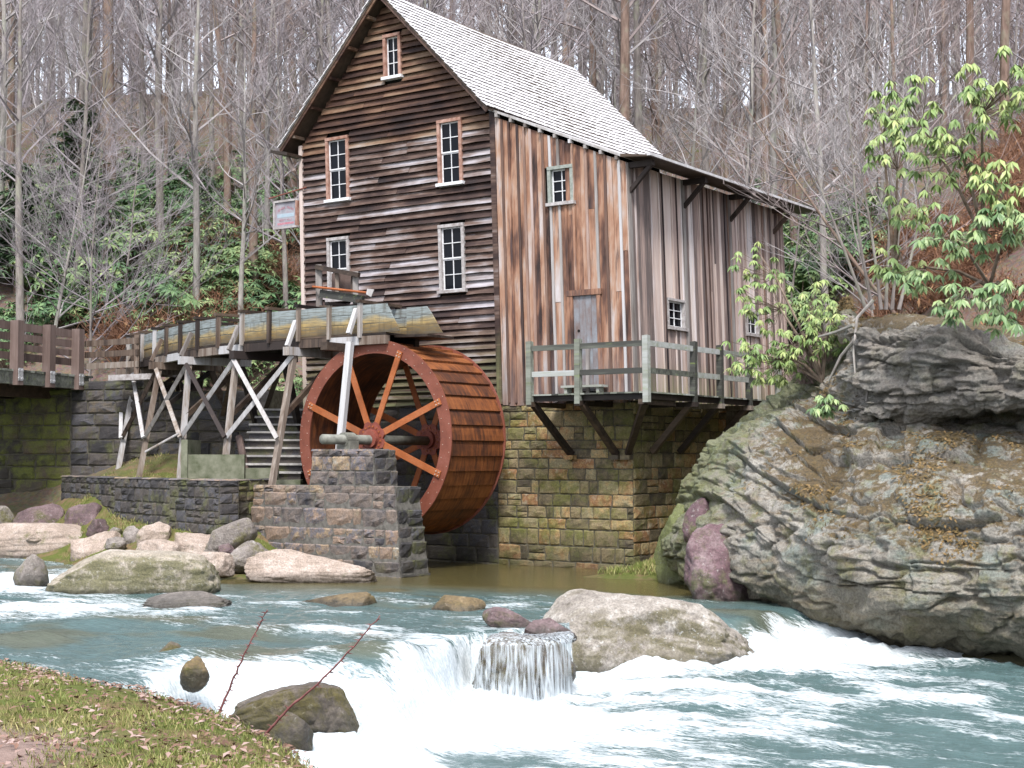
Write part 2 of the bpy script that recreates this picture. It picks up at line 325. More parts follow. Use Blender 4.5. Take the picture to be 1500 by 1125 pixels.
def terrain_mat():
    t = NT('woodland_ground'); v = t.vec((1, 1, 1), t.geo.outputs['Position'], False); x, y, z = t.sep(v)
    n = t.noise(.6, v, 6, .65); n2 = t.noise(9, v, 5, .7); n3 = t.noise(2.4, v, 5, .7); vo = t.voro(11, v, out=1)
    litter = t.mix(t.math('MULTIPLY', n2, .9), (.10, .075, .06), (.25, .19, .15)); litter = t.mix(.3, litter, vo, 'MULTIPLY')
    green = t.mix(n2, (.045, .06, .014), (.13, .145, .04))
    hill = t.mix(t.rng(n, .56, .68, 0, .7), litter, green)
    bank = t.mix(t.rng(n3, .44, .62, .0, .9), green, t.mix(n2, (.11, .07, .04), (.24, .16, .10)))
    dirt = t.mix(n2, (.15, .10, .085), (.30, .22, .19))
    dx = t.math('ADD', x, 3.6); dy = t.math('SUBTRACT', y, 8.3); rr = t.math('ADD', t.math('MULTIPLY', dx, dx), t.math('MULTIPLY', t.math('MULTIPLY', dy, dy), .6))
    bank = t.mix(t.rng(t.math('ADD', rr, t.math('MULTIPLY', t.math('SUBTRACT', n3, .5), 2.2)), 1.0, 1.8, 1, 0), bank, dirt)
    c = t.mix(t.math('MAXIMUM', t.rng(y, 40, 44), t.rng(t.math('ADD', z, t.math('MULTIPLY', x, .25)), 5.6, 6.4)), bank, hill)
    wetz = t.rng(z, 1.2, 1.6, 1, 0); c = t.mix(wetz, c, t.mix(n2, (.03, .03, .018), (.09, .08, .045)))
    return t.done(c, .95, t.bump(t.math('ADD', n2, n3), .8, .05), .1)
TERR = terrain_mat()
struct(link('ground', grid_mesh('ground', np.stack([GX, GY, GZ], -1), TERR)))

# ================================================================ stream
lipx = [-9, -5, -4.2, -3.6, -1.7, -1.25, -.72, -.3, .7, 1.0, 3.75, 4.1, 5.0, 9]
lipy = [15.2, 16.2, 17.2, 18.1, 18.3, 19.0, 20.9, 21.25, 21.4, 23.0, 23.5, 24.4, 24.9, 25.3]
wx = np.arange(-26, 16.5, .085); wx = np.concatenate([np.linspace(-60, -26, 40, endpoint=False), wx])
wy = np.arange(8.5, 47, .085)
WX, WY = np.meshgrid(wx, wy)
def lip(x): return np.interp(x, lipx, lipy)
Sd = lip(WX) - WY + .25 * fbm(P3(WX * 1.1, WY * 1.1, 5), 3)
fallw = 1.9 - .9 * sstep(-4.4, -3.6, WX) * sstep(-1.5, -1.9, WX) - 1.5 * sstep(-.95, -.6, WX) * sstep(4.05, 3.7, WX) - .6 * sstep(3.9, 4.4, WX)
drop = sstep(0, 1, Sd / fallw)
steep = np.exp(-((Sd - fallw * .55) / (fallw * .75)) ** 2)
foot = np.exp(-(np.maximum(Sd - fallw, 0) / 2.0)) * sstep(.2, .9, Sd / fallw)
al = WX * .86 - WY * .5; ac = WX * .5 + WY * .86            # along / across the current
tur = fbm(P3(al * .55, ac * 1.5, 1.7), 4); tur2 = fbm(P3(al * 1.3, ac * 3.2, 9.1), 4); chop = fbm(P3(WX * 2.6, WY * 2.6, 4.2), 3)
calm = sstep(26.0, 29.5, WY + .35 * np.maximum(WX, -2)) * sstep(-7.5, -4.2, WX)            # mill pool
rap = (1 - calm) * sstep(-1.0, 1.5, 2 - Sd * .0)
WLX = WL + .22 * sstep(.6, 2.5, WX) * sstep(17, 20.5, WY)
WZ = WU + (WLX - WU) * drop
WZ += rap * (.05 * tur + .045 * tur2) + .03 * chop * (1 - calm) + calm * .004 * tur2
lump = fbm(P3(WX * 4.5, WY * 4.5, WZ * 2), 4)
WZ += foot * (.16 * np.abs(tur2) + .12 * chop + .16 * np.abs(lump) + .02) + steep * .06 * tur2
WZ += .10 * np.exp(-((Sd - fallw - .5) / .45) ** 2) * (.6 + .5 * tur)
# smooth humps where the water slides over hidden rocks
for (px, py, z, rx, ry, h) in ((150, 915, WU, 1.0, .5, .12), (560, 960, WU, 1.1, .5, .17), (620, 1000, 1.2, .9, .35, .12), (400, 925, WU, 1.2, .4, .08), (290, 965, WU, .7, .4, .12), (40, 935, WU, .9, .45, .1)):
    q = atZ(px, py, z); WZ += h * np.exp(-(((WX - q[0]) / rx) ** 2 + ((WY - q[1]) / ry) ** 2))
base = .06 + .42 * tur + .55 * tur2
foam = base + .06
foam += .68 * foot + .28 * steep * sstep(-.1, .4, Sd)
foam -= .75 * calm
lower = sstep(.8, 1.1, Sd / fallw)
foam += lower * (.60 - .055 * np.maximum(Sd - fallw, 0) - .10 * sstep(1.5, 7, WX) + .30 * tur)
# white water at the far left and along some tongues of the rapid
def blob(px, py, z, rx, ry, a):
    global foam
    q = atZ(px, py, z); foam = foam + a * np.exp(-(((WX - q[0]) / rx) ** 2 + ((WY - q[1]) / ry) ** 2))
blob(20, 850, WU, 2.6, 2.4, .95); blob(90, 890, WU, 2.8, 1.5, .7); blob(470, 925, WU, 1.2, .45, .5); blob(330, 985, WU, 1.3, .7, .7); blob(640, 940, WU, .9, .8, .45); blob(740, 888, WU, .6, .5, .4)
blob(660, 985, 1.3, .6, .9, .6); blob(1200, 935, 1.2, .6, 1.0, .55); blob(1180, 1020, WL, 1.6, .8, -.5); blob(1330, 1085, WL, 2.0, .7, -.45); blob(1450, 1010, WL, 1.2, 1.2, -.7); blob(220, 925, WU, 1.8, .8, -.25); blob(100, 940, WU, 2.2, .7, -.3)
blob(700, 1080, WL, 3.0, 1.2, .3); blob(1000, 985, WL, 2.4, .7, .4); blob(390, 1060, 1.0, .8, 1.0, .8); blob(560, 1040, .9, .9, .8, .35); blob(1060, 905, WU, 1.2, 1.5, -.35); blob(540, 985, 1.4, 1.0, 1.2, -.32); blob(610, 1000, 1.2, .7, 1.0, -.1); blob(180, 960, WU, 1.5, .7, -.2)
foam = np.clip(foam, -.3, 1.3)
tint = np.clip(calm + .55 * sstep(.15, .5, fbm(P3(al * .5, ac * 1.0, 21), 3)) * (1 - lower), 0, 1)       # olive over shallow stone, else blue green
inside = WZ - 0
def water_mat():
    t = NT('stream_water'); v = t.vec((1, 1, 1), t.geo.outputs['Position'], False)
    r = t.n.new('ShaderNodeVectorRotate'); r.rotation_type = 'Z_AXIS'; t.set(r, 0, v); r.inputs['Angle'].default_value = R(30)
    st = t.noise(1, t.vec((3.2, 15, 5), r.outputs[0], False), 6, .7, .4); st2 = t.noise(1, t.vec((9, 34, 12), r.outputs[0], False), 4, .7)
    fine = t.noise(60, v, 3, .7)
    fo = t.attr('foam'); ti = t.attr('tint')
    f = t.math('ADD', fo, t.math('ADD', t.math('MULTIPLY', t.math('SUBTRACT', st, .5), 1.5), t.math('MULTIPLY', t.math('SUBTRACT', st2, .5), 1.1)))
    k = t.rng(f, .30, .72)
    c = t.mix(ti, t.mix(st, (.03, .06, .055), (.11, .17, .175)), t.mix(st, (.045, .042, .014), (.14, .11, .045)))
    c = t.mix(k, c, t.mix(t.rng(t.math('ADD', st2, t.math('MULTIPLY', fine, .3)), .45, .8), (.32, .38, .405), (.66, .69, .71))); rough_ = t.rng(k, 0, 1, .09, .75)
    h = t.math('ADD', t.math('MULTIPLY', st, 1), t.math('ADD', t.math('MULTIPLY', st2, .6), t.math('MULTIPLY', fine, t.rng(k, .4, 1, .10, .5))))
    bs = t.rng(ti, .75, 1, .55, .10)
    b = t.n.new('ShaderNodeBump'); t.set(b, 'Height', h); t.set(b, 'Strength', bs); t.set(b, 'Distance', .06)
    t.set(t.b, 'IOR', 1.33)
    return t.done(c, rough_, b.outputs[0], .5)
WATER = water_mat()
struct(link('stream_water', grid_mesh('stream_water', np.stack([WX, WY, WZ], -1), WATER, attrs={'foam': foam, 'tint': tint})))

# ================================================================ rocks
def ico(sub):
    import bmesh
    bm = bmesh.new(); bmesh.ops.create_icosphere(bm, subdivisions=sub, radius=1)
    v = np.array([q.co[:] for q in bm.verts]); f = [tuple(x.index for x in p.verts) for p in bm.faces]; bm.free(); return v, f
ICO4, ICO5 = ico(5), ico(6)
def rock_mat(name, lo, mid, hi, moss=(.14, .14, .03), mossk=.5, topw=.35, wetz=None, wetc=(.02, .018, .012), spots=.35, mossdir=0.0):
    t = NT(name); v = t.vec((1, 1, 1), t.geo.outputs['Position'], False); nz = t.sep(t.geo.outputs['Normal'])[2]
    n = t.noise(1.6, v, 7, .65); n2 = t.noise(7, v, 6, .7); n3 = t.noise(30, v, 4, .7)
    c = t.ramp(t.math('ADD', t.math('MULTIPLY', n, .6), t.math('MULTIPLY', n2, .4)), [(.32, lo), (.5, mid), (.66, hi)])
    mk = t.math('MULTIPLY', t.rng(t.noise(2.6, v, 6, .72), .62 - .25 * mossk, .75 - .25 * mossk), t.rng(nz, .75 + mossdir, .25 + mossdir))
    c = t.mix(t.math('MULTIPLY', mk, .8), c, moss)
    c = t.mix(t.math('MULTIPLY', t.rng(t.noise(11, v, 5, .7), .6, .68), spots), c, (.50, .49, .46))
    c = t.mix(t.rng(n3, .34, .6, .5, 0), c, (.035, .03, .026))
    if wetz:
        z = t.math('ADD', t.sep(v)[2], t.math('MULTIPLY', t.math('SUBTRACT', n2, .5), .25)); k = t.rng(z, wetz[0], wetz[1], 1, 0); c = t.mix(t.math('MULTIPLY', k, .85), c, wetc)
        ro = t.rng(k, 0, 1, .8, .25)
    else: ro = .82
    return t.done(c, ro, t.bump(t.math('ADD', n2, t.math('MULTIPLY', n3, .45)), .8, .04), .35)
RK_TAN = rock_mat('tan_sandstone', (.22, .17, .13), (.38, .30, .25), (.52, .44, .39), (.12, .13, .03), .25, spots=.3, wetz=(1.5, 1.75))
RK_OLIVE = rock_mat('olive_lichen_stone', (.17, .15, .11), (.36, .31, .25), (.56, .5, .45), (.12, .115, .045), 1.0, spots=.5, wetz=(1.5, 1.66), mossdir=.12)
RK_GREY = rock_mat('grey_brown_stone', (.11, .095, .085), (.22, .19, .17), (.36, .32, .30), (.15, .14, .04), .5, spots=.4, wetz=(1.5, 1.8))
RK_PURP = rock_mat('purple_brown_stone', (.06, .04, .045), (.13, .085, .09), (.24, .17, .175), (.10, .10, .03), .5, spots=.3, wetz=(1.5, 1.7))
RK_PINK = rock_mat('pale_pink_brown_stone', (.13, .11, .095), (.31, .275, .24), (.52, .48, .44), (.11, .095, .04), .8, spots=.85, wetz=(.75, 1.15), mossdir=.05)
RK_WET = rock_mat('wet_dark_stone', (.03, .026, .024), (.10, .08, .065), (.24, .20, .17), (.09, .075, .015), .9, spots=.2, wetz=(.7, 1.25), mossdir=.2)
RK_BROWNW = rock_mat('submerged_brown_stone', (.08, .055, .03), (.17, .12, .06), (.3, .22, .13), (.11, .10, .02), .6, spots=.15, wetz=(1.5, 1.62))
RK_PURPR = rock_mat('plum_red_stone', (.07, .04, .046), (.15, .088, .10), (.28, .21, .215), (.12, .13, .05), .55, spots=.5, wetz=(1.4, 1.9))
RK_MOSSY = rock_mat('mossy_green_stone', (.10, .10, .06), (.19, .19, .11), (.3, .29, .22), (.12, .14, .04), 1.2, spots=.3, wetz=(1.4, 1.8), mossdir=.5)
def rock(name, label, x0, x1, ytop, ybot, Y, mat, depth=.8, seed=0, sq=2.6, rz=0, amp=.13, strata=.022, tilt=0, group=None, hi=False, sink=.35, skew=0, zb=None, cuts=7, prof=None):
    """one boulder: seen width and height at its own distance, a depth of its own"""
    a = atY(x0, ybot, Y); b = atY(x1, ybot, Y); tp = atY((x0 + x1) / 2, ytop, Y + 0.0)
    wdt = (b[0] - a[0]) / 2; zb_ = a[2] if zb is None else zb; h = tp[2] - zb_
    V, Fc = (ICO5 if hi else ICO4)
    V = V.copy(); n = (np.abs(V) ** sq).sum(1) ** (-1 / sq); V = V * n[:, None]
    s3 = seed * 7.31
    rr_ = np.random.default_rng(seed + 5)
    for _ in range(cuts):
        nn = rr_.normal(size=3); nn[2] = abs(nn[2]) * .8; nn /= np.linalg.norm(nn); ext = np.quantile(V @ nn, .9); lim = ext * rr_.uniform(.74, .98); over = np.maximum(V @ nn - lim, 0); V = V - nn[None, :] * (over * .85)[:, None]
    V[:, 0] /= np.abs(V[:, 0]).max(); V[:, 1] /= np.abs(V[:, 1]).max(); V[:, 2] = 2 * (V[:, 2] - V[:, 2].min()) / np.ptp(V[:, 2]) - 1
    dsp = amp * fbm(V * 1.25 + s3, 4) * 1.6 + amp * .38 * fbm(V * 4.2 + s3, 4)
    rid = 1 - np.abs(fbm(V * 2.1 + s3 + 5, 3)) * 2; dsp = dsp - amp * .3 * np.clip(rid - .75, 0, 1) * 3
    V = V * (1 + dsp[:, None])
    q = V[:, 2] * 5 + .8 * fbm(V * 1.7 + s3 + 3, 2); fr = q - np.floor(q); led = strata * (np.minimum(fr / .2, 1) - fr * .6)
    V[:, :2] *= (1 + led)[:, None]
    V[:, 0] /= (V[:, 0].max() - V[:, 0].min()) / 2; V[:, 0] -= (V[:, 0].max() + V[:, 0].min()) / 2; V[:, 2] = 2 * (V[:, 2] - V[:, 2].min()) / np.ptp(V[:, 2]) - 1
    if prof: V[:, 2] = np.where(V[:, 2] > -.6, (V[:, 2] + .6) * np.interp(V[:, 0], *zip(*prof)) - .6, V[:, 2])
    hh = h * (1 + sink) / 2; zc = zb_ + h - hh
    X = V[:, 0] * wdt; Yv = V[:, 1] * depth * wdt; Z = V[:, 2] * hh
    X = X + skew * Z
    Z = Z + tilt * X
    cz, sz = math.cos(rz), math.sin(rz); X, Yv = X * cz - Yv * sz, X * sz + Yv * cz
    cx = (a[0] + b[0]) / 2
    me = bpy.data.meshes.new(name); P = np.stack([X, Yv, Z], -1)
    me.from_pydata(P.tolist(), [], Fc); me.materials.append(mat); me.polygons.foreach_set('use_smooth', [True] * len(me.polygons)); me.update()
    o = link(name, me, loc=(cx, Y + depth * wdt * .45, zc))
    return tag(o, label, 'rock', group)
dW = lambda y, z=WU: float(atZ(750, y, z)[1])
rock('boulder', 'long olive boulder with a pale pinkish top and green lichen side in the rapids', 62, 320, 806, 872, dW(868), RK_OLIVE, .40, 1, 4.6, amp=.075, strata=.012, hi=True, cuts=3, tilt=-.015)
rock('boulder', 'small round brown boulder beside the long olive boulder', 16, 68, 812, 860, dW(860) + .3, RK_GREY, .8, 2, 2.1, cuts=5)
rock('shelf_rock', 'wide flat pale rock shelf at the water below the bridge', -60, 132, 766, 812, 37.2, RK_TAN, .45, 3, 4, amp=.08, strata=.03, hi=True, zb=1.4, cuts=3)
rock('shelf_rock', 'low tan flat rock between the shelf rock and the stacked shore stones', 100, 180, 778, 812, 35.2, RK_TAN, .6, 4, zb=1.4)
rock('boulder', 'flat topped purple grey boulder on grass below the bridge', 14, 92, 738, 776, 38.6, RK_PURP, .55, 5, 3, amp=.12)
rock('boulder', 'tilted plum brown boulder with a pale fleck on grass by the low wall', 84, 153, 738, 778, 37.6, RK_PURP, .6, 6, 2.6, tilt=.12)
rock('boulder', 'rounded plum cobble beside the tilted plum brown boulder', 125, 162, 760, 786, 36.5, RK_PURP, .8, 7)
rock('boulder', 'greenish rock half in the grass under the bridge edge', -18, 18, 740, 770, 39.4, RK_GREY, .8, 36)
rock('boulder', 'smooth dark cobble below the low stone wall', 178, 213, 770, 796, 34.8, RK_GREY, .8, 8)
rock('boulder', 'pale ridged rock with a dark end below the low stone wall', 198, 250, 766, 800, 34.0, RK_TAN, .7, 9, tilt=.3)
rock('boulder', 'tan wedge rock lying behind the long olive boulder', 190, 278, 790, 822, 32.3, RK_TAN, .6, 10)
rock('boulder', 'blocky tan rock between the wedge rock and the grey slab', 250, 318, 780, 822, 32.6, RK_TAN, .7, 11, 3.4, amp=.12)
rock('slab_rock', 'smooth grey slab leaning against the stone pier', 300, 376, 764, 796, 32.3, RK_GREY, .7, 12, 3, amp=.06, tilt=.30, strata=.01, cuts=4)
rock('boulder', 'pale waterline rock between the long olive boulder and the pier', 285, 342, 808, 838, 30.6, RK_TAN, .6, 13)
rock('boulder', 'small grey cobble under the grey slab', 298, 326, 796, 814, 32.2, RK_GREY, .8, 14)
rock('boulder', 'jagged brown rock with dead leaves at the foot of the pier', 330, 400, 792, 828, 31.4, RK_GREY, .7, 15, tilt=.15)
rock('slab_rock', 'long pale pink slab at the waterline in front of the pier', 355, 552, 806, 852, dW(850) - .5, RK_TAN, .32, 16, 3.2, amp=.09, strata=.03, hi=True, tilt=-.02)
for i, (a, b, c, d, Y) in enumerate(((36, 62, 776, 790, 36.8), (150, 186, 786, 802, 34.2), (228, 252, 800, 814, 32.6), (268, 300, 810, 826, 31.4), (318, 345, 796, 810, 31.9), (158, 178, 772, 784, 35.6))):
    rock('cobble', 'small loose cobble among the shore rocks below the low wall', a, b, c, d, Y, (RK_TAN, RK_GREY, RK_TAN, RK_GREY, RK_PURP, RK_GREY)[i], .8, 50 + i, group='loose cobbles on the left shore')
rock('flat_rock', 'low wet ledge barely above the rapid below the long olive boulder', 205, 338, 868, 892, dW(888), RK_GREY, .45, 17, 3, strata=.12, tilt=.04)
rock('boulder', 'small dark pointed rock alone in the rapid', 220, 270, 941, 962, dW(964), RK_WET, .7, 18, 1.35, amp=.08, sink=1.6, tilt=.2, cuts=3)
rock('flat_rock', 'brown stone under a sheet of water next to the dark pointed rock', 262, 306, 962, 992, dW(990), RK_BROWNW, .7, 19, sink=.8)
rock('boulder', 'wet brown boulder with a dark overhang beside the grassy bank', 322, 532, 996, 1088, dW(1086, .75), RK_WET, .5, 20, 2.2, amp=.16, hi=True, tilt=-.03, prof=[(-1, .5), (-.4, .8), (.3, 1), (.7, .95), (1, .55)])
rock('boulder', 'small grey wet rock washed by foam under the wet brown boulder', 392, 458, 1044, 1092, dW(1092, .85), RK_WET, .7, 21)
rock('boulder', 'large whale shaped pale pink brown boulder in mid stream', 774, 1136, 842, 976, 22.4, RK_PINK, .42, 22, 2.1, amp=.13, strata=.02, hi=True, cuts=7, prof=[(-1, .75), (-.75, .98), (-.55, 1.04), (-.2, .95), (.3, .74), (.7, .58), (1, .5)])
rock('boulder', 'square mossy rock with water pouring over its face', 684, 846, 930, 1026, dW(1024, .68), RK_WET, .8, 23, 2.8, amp=.14, hi=True, sink=.3, cuts=4)
rock('flat_rock', 'smooth tan dome rock awash upstream of the fall', 628, 712, 872, 898, dW(894), RK_BROWNW, .6, 24, 2.2, amp=.08)
rock('flat_rock', 'dark wedge shaped rock beside the whale shaped boulder', 706, 790, 893, 924, dW(922), RK_PURP, .45, 25, 2.0, tilt=-.22, amp=.1)
rock('flat_rock', 'low purple ledge wedged against the whale shaped boulder', 766, 846, 906, 934, dW(930), RK_PURP, .5, 26, 2.4, tilt=-.14)
rock('flat_rock', 'shallow brown stone showing through the water beside the dome rock', 425, 560, 868, 886, dW(884), RK_BROWNW, .5, 27, 2.2, amp=.06, sink=1.5)
rock('boulder', 'dark wet rock under the small chute beside the cliff', 1115, 1205, 905, 968, dW(962, .75) + .4, RK_WET, .7, 28, 3, tilt=-.25)
rock('boulder', 'plum red boulder at the foot of the big cliff', 1004, 1120, 768, 874, 26.3, RK_PURPR, .8, 29, 2.6, amp=.14, hi=True)
rock('boulder', 'plum cobble on top of the plum red boulder', 1000, 1052, 728, 782, 27.9, RK_PURPR, .8, 30)
rock('boulder', 'mossy green rounded boulder beside the mill foundation', 962, 1050, 738, 838, 29.6, RK_MOSSY, .8, 31, 2.6, amp=.12, hi=True)

# ---------------------------------------------------------------- the big layered cliff
COLS = [
 [(975,850,33),(985,790,33.5),(1015,720,33.5),(1050,650,33.5),(1120,600,33.5),(1150,585,33.4),(1180,540,33.2),(1240,462,33)],
 [(962,845,31.5),(968,785,31),(1000,715,30.8),(1032,648,30.8),(1095,600,31),(1135,572,31.2),(1180,530,31),(1236,458,31)],
 [(1010,862,29),(1013,790,28.3),(1045,715,28.3),(1080,650,28.8),(1135,607,29.3),(1165,585,29.6),(1200,545,29.3),(1240,458,29.3)],
 [(1108,900,26.9),(1098,820,25.8),(1105,740,26.1),(1120,670,27),(1160,620,27.7),(1185,598,28.3),(1215,560,28.0),(1246,456,28.0)],
 [(1190,962,25.9),(1192,890,24.7),(1200,800,24.1),(1205,715,24.7),(1225,655,25.7),(1240,612,26.2),(1252,590,25.9),(1262,470,26.0)],
 [(1296,985,25.0),(1298,905,23.0),(1303,820,22.7),(1305,725,23.3),(1318,655,24.5),(1328,612,25.4),(1335,592,24.8),(1338,466,24.7)],
 [(1420,1000,24.2),(1420,925,22.2),(1420,835,21.9),(1420,730,22.4),(1425,662,23.5),(1430,615,25.1),(1430,594,23.7),(1430,480,23.7)],
 [(1520,1012,23.4),(1520,935,21.4),(1520,835,21.1),(1520,730,21.6),(1520,662,22.8),(1520,615,24.2),(1520,596,22.9),(1520,490,22.9)],
 [(1700,1030,22.4),(1700,950,20.4),(1700,845,20.1),(1700,740,20.6),(1700,670,21.7),(1700,622,23),(1700,600,21.7),(1700,480,21.8)],
 [(1950,1060,21.2),(1950,975,19.2),(1950,860,18.9),(1950,750,19.4),(1950,680,20.4),(1950,632,21.7),(1950,606,20.5),(1950,470,20.6)]]
def cat_grid(G, ns, nt):
    def interp(A, n):
        m = A.shape[0]; u = np.linspace(0, m - 1, n); i = np.clip(np.floor(u).astype(int), 0, m - 2); f = (u - i)[:, None, None]
        p0 = A[np.clip(i - 1, 0, m - 1)]; p1 = A[i]; p2 = A[i + 1]; p3 = A[np.clip(i + 2, 0, m - 1)]
        return .5 * ((2 * p1) + (p2 - p0) * f + (2 * p0 - 5 * p1 + 4 * p2 - p3) * f ** 2 + (3 * p1 - p0 - 3 * p2 + p3) * f ** 3)
    A = interp(G, ns); return np.swapaxes(interp(np.swapaxes(A, 0, 1), nt), 0, 1)
CG = []
for c in COLS:
    pts = [atY(x, y + (26 if (k == len(c) - 1 and x > 1250) else 10 if k == len(c) - 1 else 0), d) for k, (x, y, d) in enumerate(c)]; b0 = pts[0].copy(); b0[2] -= 1.2; b0[1] += 1.2; t0 = pts[-1].copy(); t1 = t0 + np.array([.25, 1.2, .12]); t2 = t0 + np.array([.9, 4.0, .8])
    CG.append([b0] + pts + [t1, t2])
CG = np.array(CG)                                         # (cols, rows, 3)
NS, NTT = 540, 560
CS = cat_grid(CG, NS, NTT)
du = np.gradient(CS, axis=0); dv = np.gradient(CS, axis=1); nrm = np.cross(du, dv); nrm /= np.linalg.norm(nrm, axis=2, keepdims=True) + 1e-9
if nrm[250, 150, 1] > 0: nrm = -nrm
ti_ = np.linspace(0, CG.shape[1] - 1, NTT)[None, :] + np.zeros((NS, 1)); si_ = np.linspace(0, len(COLS) - 1, NS)[:, None] + np.zeros((1, NTT))
big = fbm(CS * .45, 4); med = fbm(CS * np.array([1.2, 1.2, 2.6]), 5); fin = fbm(CS * np.array([4, 4, 9]), 4)
crk = np.clip(1 - np.abs(fbm(CS * np.array([1.1, 1.1, 2.6]) + 31, 3)) * 9, 0, 1)
dsp = .34 * big + .19 * med + .055 * fin - .10 * crk + .016 * fbm(CS * 11, 3)
def ledge(k, amp, sh, warp, ww):
    q = ti_ * k + sh + warp * fbm(P3(si_ * ww, ti_ * .8, sh), 3); fr = q - np.floor(q)
    m = sstep(-.25, .25, fbm(P3(si_ * 1.3, np.floor(q) * 3.7, sh + 9), 2))
    L_ = np.floor(q); bl = np.floor(si_ * (1.5 + 1.3 * _hash(L_.astype(np.int64), L_.astype(np.int64) * 7, L_.astype(np.int64) * 3)) + .35 * fbm(P3(si_ * 2, ti_ * 3, sh), 2)); blk = _hash(bl.astype(np.int64), L_.astype(np.int64), np.int64(int(sh * 10)) + 0 * L_.astype(np.int64)) - .5
    return amp * m * (np.clip(fr / .07, 0, 1) ** .5 - 1 - .5 * fr + .2 + .55 * blk)
upper = sstep(6.0, 6.7, ti_) * sstep(9.2, 8.4, ti_) * sstep(3.2, 4.0, si_); low = (1 - upper)
dsp += low * (ledge(1.0, .40, .35, .25, .9) + ledge(2.3, .15, 4.1, .35, 1.2) + ledge(5.1, .035, 1.3, .5, 2)) * sstep(.3, 1, ti_)
dsp += upper * (ledge(2.6, .34, 2.2, .35, 1.0) + ledge(6.3, .16, 7.7, .6, 2.2) + ledge(12, .07, 3.3, .8, 3) + .05 * fin)
dsp *= sstep(10.2, 9.3, ti_) * .9 + .1
CS = CS + nrm * dsp[..., None]
def cliff_mat():
    t = NT('cliff_sandstone'); v = t.vec((1, 1, 1), t.geo.outputs['Position'], False); nz = t.sep(t.geo.outputs['Normal'])[2]; z = t.sep(v)[2]
    n = t.noise(.9, v, 7, .65); n2 = t.noise(5, v, 6, .7); n3 = t.noise(26, v, 5, .75); nl = t.noise(1, t.vec((1.3, 1.3, 7), v, False), 6, .7)
    c = t.ramp(t.math('ADD', t.math('MULTIPLY', n, .5), t.math('MULTIPLY', n2, .5)), [(.3, (.12, .105, .09)), (.44, (.28, .255, .22)), (.55, (.38, .355, .315)), (.7, (.52, .48, .42))])
    c = t.mix(t.rng(t.noise(1.5, v, 5), .5, .62, 0, .6), c, (.20, .26, .235))                       # blue green lichen
    c = t.mix(t.rng(nl, .5, .64, 0, .6), c, (.24, .17, .10)); c = t.mix(t.rng(t.noise(2.2, v, 6, .7), .52, .64, 0, .65), c, (.18, .18, .06))
    up = t.attr('upper'); c = t.mix(t.math('MULTIPLY', up, .7), c, t.mix(nl, (.08, .07, .062), (.33, .3, .27)))
    lowk = t.rng(t.math('ADD', z, t.math('MULTIPLY', n, 1.2)), 1.9, 3.2, 1, 0); c = t.mix(t.math('MULTIPLY', lowk, .75), c, t.mix(n2, (.07, .06, .03), (.24, .2, .12)))
    lit = t.attr('litter'); lk = t.rng(t.math('ADD', t.math('ADD', t.math('MULTIPLY', lit, .7), t.math('MULTIPLY', t.math('SUBTRACT', t.noise(3.2, v, 7, .75), .5), 2.0)), t.math('MULTIPLY', nz, .35)), .45, .62)
    c = t.mix(t.math('MULTIPLY', lk, .85), c, t.mix(t.voro(22, v, out=0), (.16, .10, .03), (.06, .04, .015)))
    mo = t.attr('moss'); c = t.mix(t.math('MULTIPLY', t.rng(t.math('ADD', mo, t.math('MULTIPLY', t.math('SUBTRACT', n2, .5), 1.4)), .4, .7), .7), c, (.13, .15, .05))
    wet = t.rng(z, .75, 1.35, .85, 0); c = t.mix(wet, c, (.025, .022, .012))
    c = t.mix(t.rng(n3, .33, .58, .6, 0), c, (.03, .027, .024))
    return t.done(c, .8, t.bump(t.math('ADD', t.math('MULTIPLY', n2, 1.2), t.math('ADD', n3, nl)), .9, .05), .3)
CLIFF = cliff_mat()
litter = .55 * np.exp(-((si_ - 3.4) / .7) ** 2) * sstep(3, 4.5, ti_) + .5 * sstep(3.0, 4.2, si_) * sstep(2.8, 3.6, ti_) * sstep(5.8, 5.0, ti_) - .3 * upper + .3 * sstep(8.8, 9.2, ti_) * 2 - .25 * sstep(2.6, 1.5, ti_)
moss = .75 * sstep(2.6, 1.4, si_) + .5 * np.exp(-((si_ - 2.4) / .5) ** 2)
CLIFFO = tag(link('cliff_outcrop', grid_mesh('cliff_outcrop', np.swapaxes(CS, 0, 1), CLIFF, smooth=False, attrs={'upper': upper.T, 'litter': litter.T, 'moss': moss.T})), 'huge layered grey sandstone cliff with brown moss overhanging the stream', 'cliff')
CSP, CSN = CS, nrm
